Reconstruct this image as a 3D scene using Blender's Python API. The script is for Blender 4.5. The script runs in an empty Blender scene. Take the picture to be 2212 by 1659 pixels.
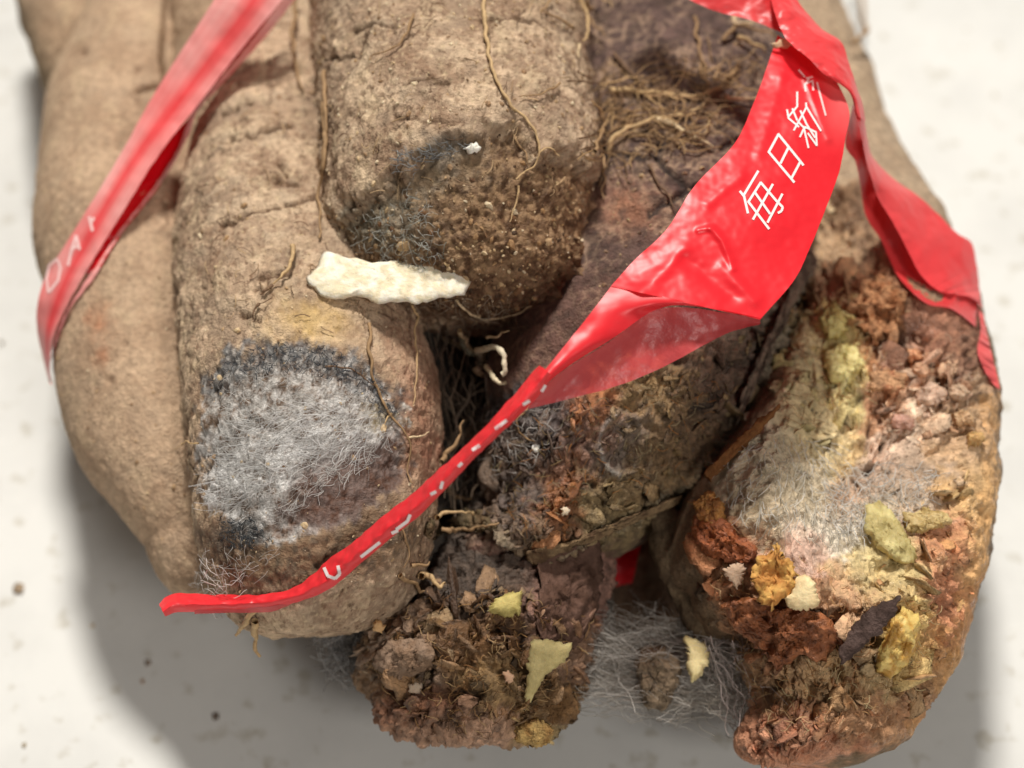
import bpy, math, random
import numpy as np
from mathutils import Vector, Matrix

random.seed(7)
rng = np.random.default_rng(7)
S = 0.01                                   # everything below is laid out in centimetres
scn = bpy.context.scene
COL = scn.collection

# ------------------------------------------------------------------ camera, world, lamps, exposure
EL = math.radians(54.0)
DIST, HFOV = 36.0, math.radians(31.6)
TGT = np.array([0.0, 0.0, 3.6])
FWD = np.array([0.0, math.cos(EL), -math.sin(EL)])
RGT = np.array([1.0, 0.0, 0.0])
UP = np.cross(RGT, FWD)
CAM = TGT - FWD * DIST
FPX = 1106.0 / math.tan(HFOV / 2)

cd = bpy.data.cameras.new('camera')
cam = bpy.data.objects.new('camera', cd)
COL.objects.link(cam)
cam.location = Vector(CAM * S)
cam.rotation_euler = (math.pi / 2 - EL, 0, 0)
cd.sensor_width = 36
cd.lens = 18 / math.tan(HFOV / 2)
cd.clip_start, cd.clip_end = 0.01, 20
cd.dof.use_dof = True
cd.dof.focus_distance = 0.323
cd.dof.aperture_fstop = 9.0
scn.camera = cam

w = bpy.data.worlds.new('World')
scn.world = w
w.use_nodes = True
bg = w.node_tree.nodes['Background']
bg.inputs[0].default_value = (1.0, 0.93, 0.86, 1)
bg.inputs[1].default_value = 0.14

def lamp(name, loc, tgt, power, size, color):
    l = bpy.data.lights.new(name, 'AREA')
    l.shape = 'DISK'; l.size = size; l.energy = power; l.color = color
    o = bpy.data.objects.new(name, l)
    COL.objects.link(o)
    o.location = loc
    o.rotation_euler = (Vector(tgt) - Vector(loc)).to_track_quat('-Z', 'Y').to_euler()
    return o
lamp('ceiling_lamp', (-0.06, 0.78, 1.46), (0, 0, 0.03), 32.0, 0.23, (1.0, 0.955, 0.885))
lamp('front_fill_lamp', (0.62, -0.95, 1.15), (0, 0, 0.03), 8.6, 0.4, (1.0, 0.95, 0.89))  # soft fill, added to brighten the faces turned to the camera

scn.view_settings.view_transform = 'Standard'
scn.view_settings.look = 'None'
scn.view_settings.exposure = 0.0
scn.view_settings.gamma = 1.0
scn.cycles.max_bounces = 8
scn.cycles.transparent_max_bounces = 24

# ------------------------------------------------------------------ small maths
def P(u, v, z):
    d = FWD + RGT * ((u - 1106.0) / FPX) - UP * ((v - 829.5) / FPX)
    return CAM + d * ((z - CAM[2]) / d[2])
def PD(u, v, dep):
    return CAM + (FWD + RGT * ((u - 1106.0) / FPX) - UP * ((v - 829.5) / FPX)) * dep
def proj(X):
    D = X - CAM
    dep = D @ FWD
    return 1106.0 + FPX * (D @ RGT) / dep, 829.5 - FPX * (D @ UP) / dep, dep
def nrm(a):
    return a / (np.linalg.norm(a, axis=-1, keepdims=True) + 1e-12)
def lin(c):
    c = np.asarray(c, float) / 255.0
    return np.where(c <= 0.04045, c / 12.92, ((c + 0.055) / 1.055) ** 2.4)
def sst(a, b, x):
    t = np.clip((x - a) / (b - a), 0, 1)
    return t * t * (3 - 2 * t)

_p = rng.permutation(256)
PERM = np.concatenate([_p, _p, _p, _p])
GRAD = nrm(rng.normal(size=(256, 3)))
RND = rng.random((256, 3))
def _h(i, j, k):
    return PERM[(PERM[(PERM[i & 255] + j) & 255] + k) & 255]
def noise(X):
    I = np.floor(X).astype(np.int64)
    f = X - I
    s = f * f * f * (f * (f * 6 - 15) + 10)
    out = 0
    for a in (0, 1):
        wa = s[:, 0] if a else 1 - s[:, 0]
        for b in (0, 1):
            wb = s[:, 1] if b else 1 - s[:, 1]
            for c in (0, 1):
                wc = s[:, 2] if c else 1 - s[:, 2]
                g = GRAD[_h(I[:, 0] + a, I[:, 1] + b, I[:, 2] + c)]
                out = out + wa * wb * wc * ((f - (a, b, c)) * g).sum(1)
    return out * 1.6
def fbm(X, freq, octv=4, gain=0.5, off=0.0):
    t, a = 0, 1.0
    Y = X * freq + off
    for _ in range(octv):
        t = t + a * noise(Y)
        Y = Y * 2.03 + 7.7
        a *= gain
    return t
def ridge(X, freq, octv=3, off=0.0):
    t, a = 0, 1.0
    Y = X * freq + off
    for _ in range(octv):
        t = t + a * (1 - np.abs(noise(Y)) * 2.2)
        Y = Y * 2.1 + 3.3
        a *= 0.5
    return t
def worley(X):
    I = np.floor(X).astype(np.int64)
    f = X - I
    d1 = np.full(len(X), 9.0); d2 = np.full(len(X), 9.0); cid = np.zeros(len(X), np.int64)
    for a in (-1, 0, 1):
        for b in (-1, 0, 1):
            for c in (-1, 0, 1):
                h = _h(I[:, 0] + a, I[:, 1] + b, I[:, 2] + c)
                d = np.linalg.norm(np.array([a, b, c]) + RND[h] - f, axis=1)
                n = d < d1
                d2 = np.where(n, d1, np.minimum(d2, d))
                cid = np.where(n, h, cid)
                d1 = np.where(n, d, d1)
    return d1, d2, cid
def inpoly(u, v, poly):
    """signed pixel distance to a polygon, positive inside"""
    poly = np.asarray(poly, float)
    dmin = np.full(u.shape, 1e9); ins = np.zeros(u.shape, bool)
    n = len(poly)
    for i in range(n):
        x0, y0 = poly[i]; x1, y1 = poly[(i + 1) % n]
        dx, dy = x1 - x0, y1 - y0
        t = np.clip(((u - x0) * dx + (v - y0) * dy) / (dx * dx + dy * dy + 1e-9), 0, 1)
        dmin = np.minimum(dmin, np.hypot(u - x0 - t * dx, v - y0 - t * dy))
        if y0 != y1:
            c = ((y0 > v) != (y1 > v)) & (u < (x1 - x0) * (v - y0) / (y1 - y0) + x0)
            ins ^= c
    return np.where(ins, dmin, -dmin)
def pldist(u, v, pts):
    d = np.full(u.shape, 1e9)
    for (x0, y0), (x1, y1) in zip(pts[:-1], pts[1:]):
        dx, dy = x1 - x0, y1 - y0
        t = np.clip(((u - x0) * dx + (v - y0) * dy) / (dx * dx + dy * dy + 1e-9), 0, 1)
        d = np.minimum(d, np.hypot(u - x0 - t * dx, v - y0 - t * dy))
    return d
def spline(pts, n):
    """Catmull-Rom through rows of pts, n samples"""
    pts = np.asarray(pts, float)
    m = len(pts)
    Q = np.vstack([2 * pts[0] - pts[1], pts, 2 * pts[-1] - pts[-2]])
    L = np.concatenate([[0], np.cumsum(np.linalg.norm(np.diff(pts, axis=0), axis=1) + 1e-6)])
    t = np.linspace(0, L[-1], n)
    i = np.clip(np.searchsorted(L, t, side='right') - 1, 0, m - 2)
    x = ((t - L[i]) / (L[i + 1] - L[i]))[:, None]
    a, b, c, d = Q[i], Q[i + 1], Q[i + 2], Q[i + 3]
    return 0.5 * (2 * b + (c - a) * x + (2 * a - 5 * b + 4 * c - d) * x ** 2 + (3 * b - a - 3 * c + d) * x ** 3)

# ------------------------------------------------------------------ meshes and objects
def mesh(name, V, F, col=None, rg=None, smooth=True, mat=None):
    V = np.asarray(V, float); F = np.asarray(F, np.int32)
    me = bpy.data.meshes.new(name)
    k = F.shape[1]
    me.vertices.add(len(V)); me.vertices.foreach_set('co', (V * S).astype(np.float32).ravel())
    me.loops.add(F.size); me.loops.foreach_set('vertex_index', F.ravel())
    me.polygons.add(len(F))
    me.polygons.foreach_set('loop_start', np.arange(0, F.size, k, dtype=np.int32))
    me.polygons.foreach_set('use_smooth', np.full(len(F), smooth))
    if col is not None:
        a = me.attributes.new('tone', 'FLOAT_COLOR', 'POINT')
        a.data.foreach_set('color', np.hstack([np.clip(col, 0, 1), np.ones((len(V), 1))]).astype(np.float32).ravel())
    if rg is not None:
        a = me.attributes.new('wet', 'FLOAT', 'POINT')
        a.data.foreach_set('value', np.broadcast_to(rg, (len(V),)).astype(np.float32).copy())
    me.update(calc_edges=True)
    me.validate()
    if mat: me.materials.append(mat)
    return me
def obj(name, me, parent=None, label=None, cat=None, group=None, kind=None):
    o = bpy.data.objects.new(name, me)
    COL.objects.link(o)
    if parent is not None:
        o.parent = parent
        o.matrix_parent_inverse = Matrix.Translation(parent.location).inverted()
    if label: o['label'] = label
    if cat: o['category'] = cat
    if group: o['group'] = group
    if kind: o['kind'] = kind
    return o
def thing(name, at, label, cat, group=None):
    o = obj(name, None, None, label, cat, group)
    o.location = Vector(np.asarray(at) * S)
    o.empty_display_size = 0.01
    return o
class Bag:
    """collects shapes for one joined mesh"""
    def __init__(s): s.V, s.F, s.C, s.n = [], [], [], 0
    def add(s, V, F, C):
        V = np.asarray(V, float)
        s.V.append(V); s.F.append(np.asarray(F, np.int32) + s.n)
        C = np.asarray(C, float)
        s.C.append(np.broadcast_to(C, (len(V), 3)) if C.ndim == 1 else C)
        s.n += len(V)
    def mesh(s, name, mat, smooth=True, wet=0.6):
        return mesh(name, np.vstack(s.V), np.vstack(s.F), np.vstack(s.C), wet, smooth, mat)
def tube(path, r, sides=5):
    path = np.asarray(path, float); n = len(path)
    r = np.broadcast_to(np.asarray(r, float), (n,))
    T = nrm(np.gradient(path, axis=0))
    ref = np.array([0.13, 0.31, 0.94])
    A = nrm(np.cross(T, ref)); B = np.cross(T, A)
    th = np.arange(sides) / sides * 2 * np.pi
    V = path[:, None] + r[:, None, None] * (np.cos(th)[None, :, None] * A[:, None] + np.sin(th)[None, :, None] * B[:, None])
    i = np.arange(n - 1)[:, None] * sides; j = np.arange(sides)[None]; k = (j + 1) % sides
    F = np.stack([i + j, i + k, i + sides + k, i + sides + j], -1).reshape(-1, 4)
    return V.reshape(-1, 3), F

# ------------------------------------------------------------------ materials
def nt(name):
    m = bpy.data.materials.new(name); m.use_nodes = True
    t = m.node_tree; t.nodes.clear()
    out = t.nodes.new('ShaderNodeOutputMaterial')
    return m, t, out
def N(t, kind, **kw):
    n = t.nodes.new(kind)
    for k, v in kw.items():
        if k in n.inputs: n.inputs[k].default_value = v
        else: setattr(n, k, v)
    return n
def organic(name, mott=(0.72, 1.25), scale=900, bump=0.5, bdist=0.0004, spec=0.35, trans=0.0, sss=0.0, voro=0.0):
    m, t, out = nt(name)
    L = t.links
    co = N(t, 'ShaderNodeTexCoord')
    at = N(t, 'ShaderNodeAttribute', attribute_name='tone')
    wt = N(t, 'ShaderNodeAttribute', attribute_name='wet')
    n1 = N(t, 'ShaderNodeTexNoise', Scale=scale, Detail=6.0, Roughness=0.65)
    n2 = N(t, 'ShaderNodeTexNoise', Scale=scale * 2.6, Detail=3.0, Roughness=0.6)
    L.new(co.outputs['Object'], n1.inputs['Vector']); L.new(co.outputs['Object'], n2.inputs['Vector'])
    mr = N(t, 'ShaderNodeMapRange'); mr.inputs[1].default_value = 0.3; mr.inputs[2].default_value = 0.7
    mr.inputs[3].default_value, mr.inputs[4].default_value = mott
    L.new(n1.outputs['Fac'], mr.inputs[0])
    mx = N(t, 'ShaderNodeMix', data_type='RGBA', blend_type='MULTIPLY'); mx.inputs[0].default_value = 1.0
    L.new(at.outputs['Color'], mx.inputs[6])
    cb = N(t, 'ShaderNodeCombineColor')
    for i in range(3): L.new(mr.outputs[0], cb.inputs[i])
    L.new(cb.outputs[0], mx.inputs[7])
    b = N(t, 'ShaderNodeBsdfPrincipled')
    b.inputs['Specular IOR Level'].default_value = spec
    L.new(mx.outputs[2], b.inputs['Base Color'])
    L.new(wt.outputs['Fac'], b.inputs['Roughness'])
    add = N(t, 'ShaderNodeMath', operation='ADD')
    L.new(n1.outputs['Fac'], add.inputs[0]); L.new(n2.outputs['Fac'], add.inputs[1])
    bp = N(t, 'ShaderNodeBump', Strength=bump, Distance=bdist)
    L.new(add.outputs[0], bp.inputs['Height']); L.new(bp.outputs[0], b.inputs['Normal'])
    if sss:
        b.inputs['Subsurface Weight'].default_value = sss
        b.inputs['Subsurface Radius'].default_value = (0.003, 0.0018, 0.001)
        b.inputs['Subsurface Scale'].default_value = 1.0
    sh = b.outputs[0]
    if trans:
        tr = N(t, 'ShaderNodeBsdfTransparent'); ms = N(t, 'ShaderNodeMixShader'); ms.inputs[0].default_value = trans
        L.new(sh, ms.inputs[1]); L.new(tr.outputs[0], ms.inputs[2]); sh = ms.outputs[0]
    L.new(sh, out.inputs[0])
    return m
M_SKIN = organic('muddy_skin', (0.74, 1.22), 700, 0.75, 0.0007, 0.2)
M_ROT = organic('rotten_flesh', (0.6, 1.35), 650, 0.8, 0.0009, 0.5)
M_CHIP = organic('dry_pulp', (0.85, 1.1), 900, 0.4, 0.0004, 0.3, sss=0.15)
M_HAIR = organic('rootlet', (0.8, 1.15), 1500, 0.2, 0.0002, 0.25)
M_FUZZ = organic('mould_thread', (0.9, 1.1), 1500, 0.0, 0.0002, 0.2, trans=0.35)
M_WEB = organic('mould_web', (0.9, 1.1), 1500, 0.0, 0.0002, 0.2, trans=0.4)

def tape_mat():
    m, t, out = nt('red_tape_film'); L = t.links
    co = N(t, 'ShaderNodeTexCoord')
    at = N(t, 'ShaderNodeAttribute', attribute_name='tone')
    dust = N(t, 'ShaderNodeAttribute', attribute_name='wet')
    n1 = N(t, 'ShaderNodeTexNoise', Scale=70.0, Detail=3.0, Roughness=0.5)
    n2 = N(t, 'ShaderNodeTexNoise', Scale=260.0, Detail=4.0, Roughness=0.6)
    L.new(co.outputs['Object'], n1.inputs['Vector']); L.new(co.outputs['Object'], n2.inputs['Vector'])
    mr = N(t, 'ShaderNodeMapRange'); mr.inputs[1].default_value = 0.35; mr.inputs[2].default_value = 0.75
    mr.inputs[3].default_value = 0.55; mr.inputs[4].default_value = 1.0
    L.new(n1.outputs['Fac'], mr.inputs[0])
    mu = N(t, 'ShaderNodeMath', operation='MULTIPLY'); L.new(mr.outputs[0], mu.inputs[0]); L.new(dust.outputs['Fac'], mu.inputs[1])
    mx = N(t, 'ShaderNodeMix', data_type='RGBA'); L.new(mu.outputs[0], mx.inputs[0])
    L.new(at.outputs['Color'], mx.inputs[6]); mx.inputs[7].default_value = (0.92, 0.60, 0.56, 1)
    b = N(t, 'ShaderNodeBsdfPrincipled', Roughness=0.36)
    b.inputs['Specular IOR Level'].default_value = 0.36
    L.new(mx.outputs[2], b.inputs['Base Color'])
    ad = N(t, 'ShaderNodeMath', operation='ADD'); L.new(n1.outputs['Fac'], ad.inputs[0])
    m2 = N(t, 'ShaderNodeMath', operation='MULTIPLY'); m2.inputs[1].default_value = 0.35
    L.new(n2.outputs['Fac'], m2.inputs[0]); L.new(m2.outputs[0], ad.inputs[1])
    bp = N(t, 'ShaderNodeBump', Strength=0.07, Distance=0.0009)
    L.new(ad.outputs[0], bp.inputs['Height']); L.new(bp.outputs[0], b.inputs['Normal'])
    tl = N(t, 'ShaderNodeBsdfTranslucent'); L.new(mx.outputs[2], tl.inputs[0])
    ms = N(t, 'ShaderNodeMixShader'); ms.inputs[0].default_value = 0.14
    L.new(b.outputs[0], ms.inputs[1]); L.new(tl.outputs[0], ms.inputs[2])
    L.new(ms.outputs[0], out.inputs[0])
    return m
M_TAPE = tape_mat()
def film_mat():
    m, t, out = nt('clear_red_film'); L = t.links
    co = N(t, 'ShaderNodeTexCoord')
    n1 = N(t, 'ShaderNodeTexNoise', Scale=160.0, Detail=5.0, Roughness=0.6)
    L.new(co.outputs['Object'], n1.inputs['Vector'])
    b = N(t, 'ShaderNodeBsdfPrincipled', Roughness=0.38)
    b.inputs['Base Color'].default_value = (0.62, 0.075, 0.08, 1)
    bp = N(t, 'ShaderNodeBump', Strength=0.5, Distance=0.001)
    L.new(n1.outputs['Fac'], bp.inputs['Height']); L.new(bp.outputs[0], b.inputs['Normal'])
    tr = N(t, 'ShaderNodeBsdfTransparent'); tr.inputs[0].default_value = (0.95, 0.35, 0.33, 1)
    ms = N(t, 'ShaderNodeMixShader'); ms.inputs[0].default_value = 0.25
    L.new(b.outputs[0], ms.inputs[1]); L.new(tr.outputs[0], ms.inputs[2]); L.new(ms.outputs[0], out.inputs[0])
    return m
M_FILM = film_mat()
def ink_mat(name, c):
    m, t, out = nt(name)
    b = N(t, 'ShaderNodeBsdfPrincipled', Roughness=0.5); b.inputs['Base Color'].default_value = (*c, 1)
    t.links.new(b.outputs[0], out.inputs[0]); return m
M_INK = ink_mat('white_ink', (0.86, 0.76, 0.75))
M_INKP = ink_mat('faded_ink', (0.93, 0.62, 0.60))

def table_mat():
    m, t, out = nt('white_tabletop'); L = t.links
    co = N(t, 'ShaderNodeTexCoord')
    n1 = N(t, 'ShaderNodeTexNoise', Scale=38.0, Detail=6.0, Roughness=0.6)
    n2 = N(t, 'ShaderNodeTexNoise', Scale=190.0, Detail=3.0, Roughness=0.5)
    for n in (n1, n2): L.new(co.outputs['Object'], n.inputs['Vector'])
    r1 = N(t, 'ShaderNodeValToRGB')
    r1.color_ramp.elements[0].position = 0.36; r1.color_ramp.elements[0].color = (0.635, 0.632, 0.608, 1)
    r1.color_ramp.elements[1].position = 0.56; r1.color_ramp.elements[1].color = (0.69, 0.687, 0.66, 1)
    L.new(n1.outputs['Fac'], r1.inputs[0])
    r2 = N(t, 'ShaderNodeValToRGB')
    r2.color_ramp.elements[0].position = 0.27; r2.color_ramp.elements[0].color = (0.70, 0.66, 0.58, 1)
    r2.color_ramp.elements[1].position = 0.40; r2.color_ramp.elements[1].color = (1, 1, 1, 1)
    L.new(n2.outputs['Fac'], r2.inputs[0])
    mx = N(t, 'ShaderNodeMix', data_type='RGBA', blend_type='MULTIPLY'); mx.inputs[0].default_value = 0.8
    L.new(r1.outputs[0], mx.inputs[6]); L.new(r2.outputs[0], mx.inputs[7])
    b = N(t, 'ShaderNodeBsdfPrincipled', Roughness=0.5)
    b.inputs['Specular IOR Level'].default_value = 0.3
    L.new(mx.outputs[2], b.inputs['Base Color'])
    bp = N(t, 'ShaderNodeBump', Strength=0.15, Distance=0.0005); L.new(n1.outputs['Fac'], bp.inputs['Height']); L.new(bp.outputs[0], b.inputs['Normal'])
    L.new(b.outputs[0], out.inputs[0])
    return m
# ------------------------------------------------------------------ the tabletop
g, TZ = 60.0, -2.0
obj('tabletop', mesh('tabletop', [(-g, -g, TZ), (g, -g, TZ), (g, g, TZ), (-g, g, TZ)], [(0, 1, 2, 3)], mat=table_mat()), kind='structure')

# ------------------------------------------------------------------ tubers
SURF = []          # (V, normals, colours) of every tuber skin, for resting things on them
def tuber(sections, tip, capn=0.8, nu=300, nv=320, thick=0.95, disp=None, color=None, wet=0.75):
    """sections: (lu, lv, ru, rv, z) outline points of the body at the height of its axis; tip: (u, v, z)"""
    secs = spline(sections, 60)
    Lp = np.array([P(a, b, z) for a, b, c, d, z in secs]); Rp = np.array([P(c, d, z) for a, b, c, d, z in secs])
    Cc = (Lp + Rp) / 2; H = (Rp - Lp) / 2
    tp = P(*tip)
    ph = np.linspace(0, math.pi / 2, 36)[1:]
    c0, h0 = Cc[-1], H[-1]
    Cc = np.vstack([Cc, c0 + (tp - c0) * np.sin(ph)[:, None]]); H = np.vstack([H, h0 * (np.cos(ph)[:, None] ** capn + 1e-4)])
    Ls = np.concatenate([[0], np.cumsum(np.linalg.norm(np.diff(Cc, axis=0), axis=1) + 0.35 * np.abs(np.diff(np.linalg.norm(H, axis=1))))])
    tt = np.linspace(0, Ls[-1], nv)
    C2 = np.stack([np.interp(tt, Ls, Cc[:, i]) for i in range(3)], 1); H2 = np.stack([np.interp(tt, Ls, H[:, i]) for i in range(3)], 1)
    ax = nrm(np.gradient(C2, axis=0))
    ker = np.ones(25) / 25
    ax = nrm(np.stack([np.convolve(np.pad(ax[:, i], 12, 'edge'), ker, 'valid') for i in range(3)], 1))
    Bv = nrm(np.cross(nrm(H2), ax)); Bv = np.where(Bv[:, 2:3] < 0, -Bv, Bv)
    r = np.linalg.norm(H2, axis=1)[:, None]
    t = np.linspace(0, 1, nu, endpoint=False)
    th = np.where(t < 0.74, -0.35 + t / 0.74 * (math.pi + 0.7), math.pi + 0.35 + (t - 0.74) / 0.26 * (math.pi - 0.7))
    V = C2[:, None] + np.cos(th)[None, :, None] * H2[:, None] + np.sin(th)[None, :, None] * (Bv * r * thick)[:, None]
    def normals(V):
        du = np.roll(V, -1, 1) - np.roll(V, 1, 1); dv = np.gradient(V, axis=0)
        n = nrm(np.cross(du, dv))
        s = np.sign((n * (V - C2[:, None])).sum(-1).mean())
        return n * s
    n = normals(V)
    X = V.reshape(-1, 3); nn = n.reshape(-1, 3)
    u, v, dep = proj(X)
    front = (nn * nrm(CAM - X)).sum(1)
    if disp is not None:
        X = X + nn * disp(X, u, v, front)[:, None]
    V = X.reshape(V.shape); nn = normals(V).reshape(-1, 3)
    c = color(X, u, v, front)
    wv = wet(X, u, v, front) if callable(wet) else np.full(len(X), wet)
    i = np.arange(nv - 1)[:, None] * nu; j = np.arange(nu)[None]; k = (j + 1) % nu
    F = np.stack([i + j, i + nu + j, i + nu + k, i + k], -1).reshape(-1, 4)
    SURF.append((X, nn, c))
    return X, F, c, wv, nn
def mixc(a, b, m):
    return a * (1 - m[:, None]) + b * m[:, None]
TAN1, TAN2, TAN3 = lin((204, 177, 149)), lin((164, 137, 113)), lin((218, 195, 160))
def mud(X, seed=0.0, grain=1.0):
    """dried mud over skin: tan with darker and yellower patches, dark pits and pale grains"""
    a = fbm(X, 0.9, 4, off=seed); b = fbm(X, 5.0, 4, off=seed + 11); c = noise(X * 16 + seed)
    col = mixc(np.broadcast_to(TAN1, X.shape), TAN2, sst(-0.25, 0.55, a + 0.5 * b))
    col = mixc(col, TAN3, 0.55 * sst(0.15, 0.6, fbm(X * (1, 0.6, 1), 2.2, 3, off=seed + 31)))
    col = mixc(col, lin((112, 84, 62)), grain * 0.75 * sst(0.22, 0.6, noise(X * 9 + seed + 5) + 0.5 * c))
    col = mixc(col, lin((176, 156, 134)), 0.6 * sst(0.0, 0.5, fbm(X, 1.3, 3, off=seed + 61)))
    ck = caked(X, seed)
    col = mixc(col, lin((206, 180, 150)), 0.4 * ck * grain)
    col = mixc(col, lin((140, 112, 90)), 0.4 * (1 - sst(0.0, 0.6, ck)) * grain)
    col = mixc(col, lin((92, 68, 50)), 0.9 * fissure(X, seed))
    col = mixc(col, lin((222, 198, 160)), grain * 0.5 * sst(0.35, 0.7, noise(X * 13 + seed + 19)))
    return col
def fissure(X, seed):
    Y = X * (0.75, 1.5, 1.0) + 0.25 * np.stack([noise(X * 2.5 + seed + 9 * i) for i in range(3)], 1)
    l = 1 - sst(0.0, 0.055, np.abs(noise(Y * 1.5 + seed + 70)))
    l2 = 1 - sst(0.0, 0.07, np.abs(noise(Y * 3.7 + seed + 90)))
    return np.maximum(l * sst(0.05, 0.35, fbm(X, 0.9, 2, off=seed + 40)), 0.8 * l2 * sst(0.15, 0.4, fbm(X, 1.1, 2, off=seed + 55)))
def caked(X, seed):
    f = fbm(X * (0.8, 1.2, 1), 1.5, 5, 0.6, off=seed + 130)
    return sst(0.0, 0.10, f) * 0.6 + sst(0.32, 0.40, f) * 0.4
def warp(X, u, v, amp, f=2.5, seed=0.0):
    return u + amp * fbm(X, f, 4, 0.6, off=seed), v + amp * fbm(X, f, 4, 0.6, off=seed + 50)
def blobs(X, u, v, L, amp=22, f=2.2, sharp=2.0, seed=0.0):
    """patchwork of differently coloured decay and, on the stub, painted shade, each patch centred on a place of the body"""
    uu, vv = warp(X, u, v, amp, f, seed)
    W = np.zeros(len(u)); Csum = np.zeros((len(u), 3))
    for (bu, bv, ru, rv, c) in L:
        q = np.exp(-sharp * (((uu - bu) / ru) ** 2 + ((vv - bv) / rv) ** 2)) + 1e-9
        W += q; Csum += q[:, None] * lin(c)
    c = Csum / W[:, None]
    return (0.82 * c + 0.18 * (c @ np.array([0.25, 0.6, 0.15]))[:, None] * np.array([1.08, 1.0, 0.88])) * 1.2
def cracks(u, v, X, lines, wpx=5, amp=6):
    uu, vv = warp(X, u, v, amp, 4.0, 77)
    m = np.zeros(len(u))
    for ln in lines: m = np.maximum(m, 1 - sst(wpx * 0.3, wpx, pldist(uu, vv, ln)))
    return m

# --- top tuber, muddy, wet brown rot at its end
FACET = [(690, 500), (750, 445), (850, 380), (930, 315), (1040, 288), (1110, 268), (1160, 335), (1235, 325), (1320, 390), (1330, 520), (1260, 640), (1120, 760), (930, 730), (680, 570)]
A_CR = [[(760, 70), (800, 55), (850, 60)], [(700, 130), (770, 120), (800, 60)], [(870, 185), (930, 170), (970, 180)], [(850, 250), (980, 270)], [(1100, 40), (1180, 60)], [(690, 240), (700, 330)]]
def a_disp(X, u, v, fr):
    uu, vv = warp(X, u, v, 26, 2.5, 3)
    fm = sst(-14, 20, inpoly(uu, vv, FACET)) * (fr > -0.1)
    d = 0.04 * caked(X, 0) - 0.05 * fissure(X, 0) + 0.05 * fbm(X, 1.2, 3, off=9) + 0.032 * fbm(X, 6, 4, 0.6, off=2) - 0.05 * cracks(u, v, X, A_CR, 7)
    d -= fm * (0.24 + 0.035 * ridge(X, 4.5, 3, 4))
    return d
def a_col(X, u, v, fr):
    c = mud(X, 0)
    uu, vv = warp(X, u, v, 34, 3.0, 3)
    fm = sst(-26, 34, inpoly(uu, vv, FACET))
    rot = mixc(np.broadcast_to(lin((150, 120, 90)), X.shape), lin((94, 68, 48)), sst(-0.3, 0.4, fbm(X, 5.5, 4, off=5)))
    rot = mixc(rot, lin((150, 122, 88)), 0.6 * sst(0.2, 0.6, noise(X * 11 + 8)))
    gm = np.exp(-((uu - 780) / 130) ** 2 - ((vv - 480) / 90) ** 2) + 0.7 * np.exp(-((uu - 930) / 120) ** 2 - ((vv - 350) / 50) ** 2)
    gray = mixc(np.broadcast_to(lin((128, 120, 102)), X.shape), lin((166, 158, 140)), sst(-0.2, 0.5, fbm(X, 7, 3, off=21)))
    rot = mixc(rot, gray, np.clip(gm, 0, 1) * 0.75)
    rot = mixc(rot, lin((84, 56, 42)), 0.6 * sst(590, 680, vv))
    c = mixc(c, rot, fm)
    c = mixc(c, lin((112, 112, 108)), 0.5 * np.exp(-((uu - 960) / 60) ** 2 - ((vv - 310) / 26) ** 2))
    return mixc(c, lin((84, 62, 44)), 0.8 * cracks(u, v, X, A_CR, 6))
def a_wet(X, u, v, fr):
    return 0.85 - 0.42 * sst(-10, 14, inpoly(u, v, FACET)) * sst(-0.1, 0.5, fbm(X, 4, 3, off=61) + (u - 950) / 500)
tA = thing('yam_tuber', P(980, 300, 3.9), 'muddy tan tuber on top of the bundle with a wet dark brown rotten end', 'tuber', 'tubers tied in the bundle')
GA = tuber([(668, -260, 1250, -260, 6.2), (672, -60, 1254, -60, 6.35), (674, 60, 1258, 60, 6.45), (688, 200, 1276, 200, 6.5), (692, 330, 1297, 330, 6.45), (697, 440, 1303, 430, 6.2), (703, 540, 1294, 520, 5.8)],
           (1055, 722, 4.9), 0.85, 420, 420, 0.92, a_disp, a_col, a_wet)
obj('skin', mesh('top_tuber_skin', *GA[:4], True, M_SKIN), tA)

# --- front left tuber with the white mould patch
BM = [(440, 815), (500, 760), (580, 738), (680, 742), (760, 770), (832, 832), (868, 890), (885, 1000), (862, 1070), (780, 1110), (700, 1155), (580, 1180), (500, 1160), (448, 1090), (424, 1000), (428, 900)]
B_CR = [[(480, 490), (540, 460), (600, 445), (690, 430)], [(500, 305), (560, 285), (630, 275)], [(600, 350), (625, 380)], [(380, 760), (375, 830), (378, 880), (392, 940)], [(590, 390), (640, 400)], [(520, 680), (560, 690)], [(560, 600), (620, 590)], [(480, 250), (540, 220)]]
def b_disp(X, u, v, fr):
    uu, vv = warp(X, u, v, 16, 2.5, 23)
    m = sst(-8, 26, inpoly(uu, vv, BM)) * (fr > -0.1)
    d = 0.035 * caked(X, 40) - 0.05 * fissure(X, 40) + 0.06 * fbm(X, 1.1, 3, off=19) + 0.028 * fbm(X, 6, 4, 0.6, off=12) - 0.07 * cracks(u, v, X, B_CR, 8)
    d -= m * (0.07 + 0.035 * ridge(X, 5, 3, 14))
    return d
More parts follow.
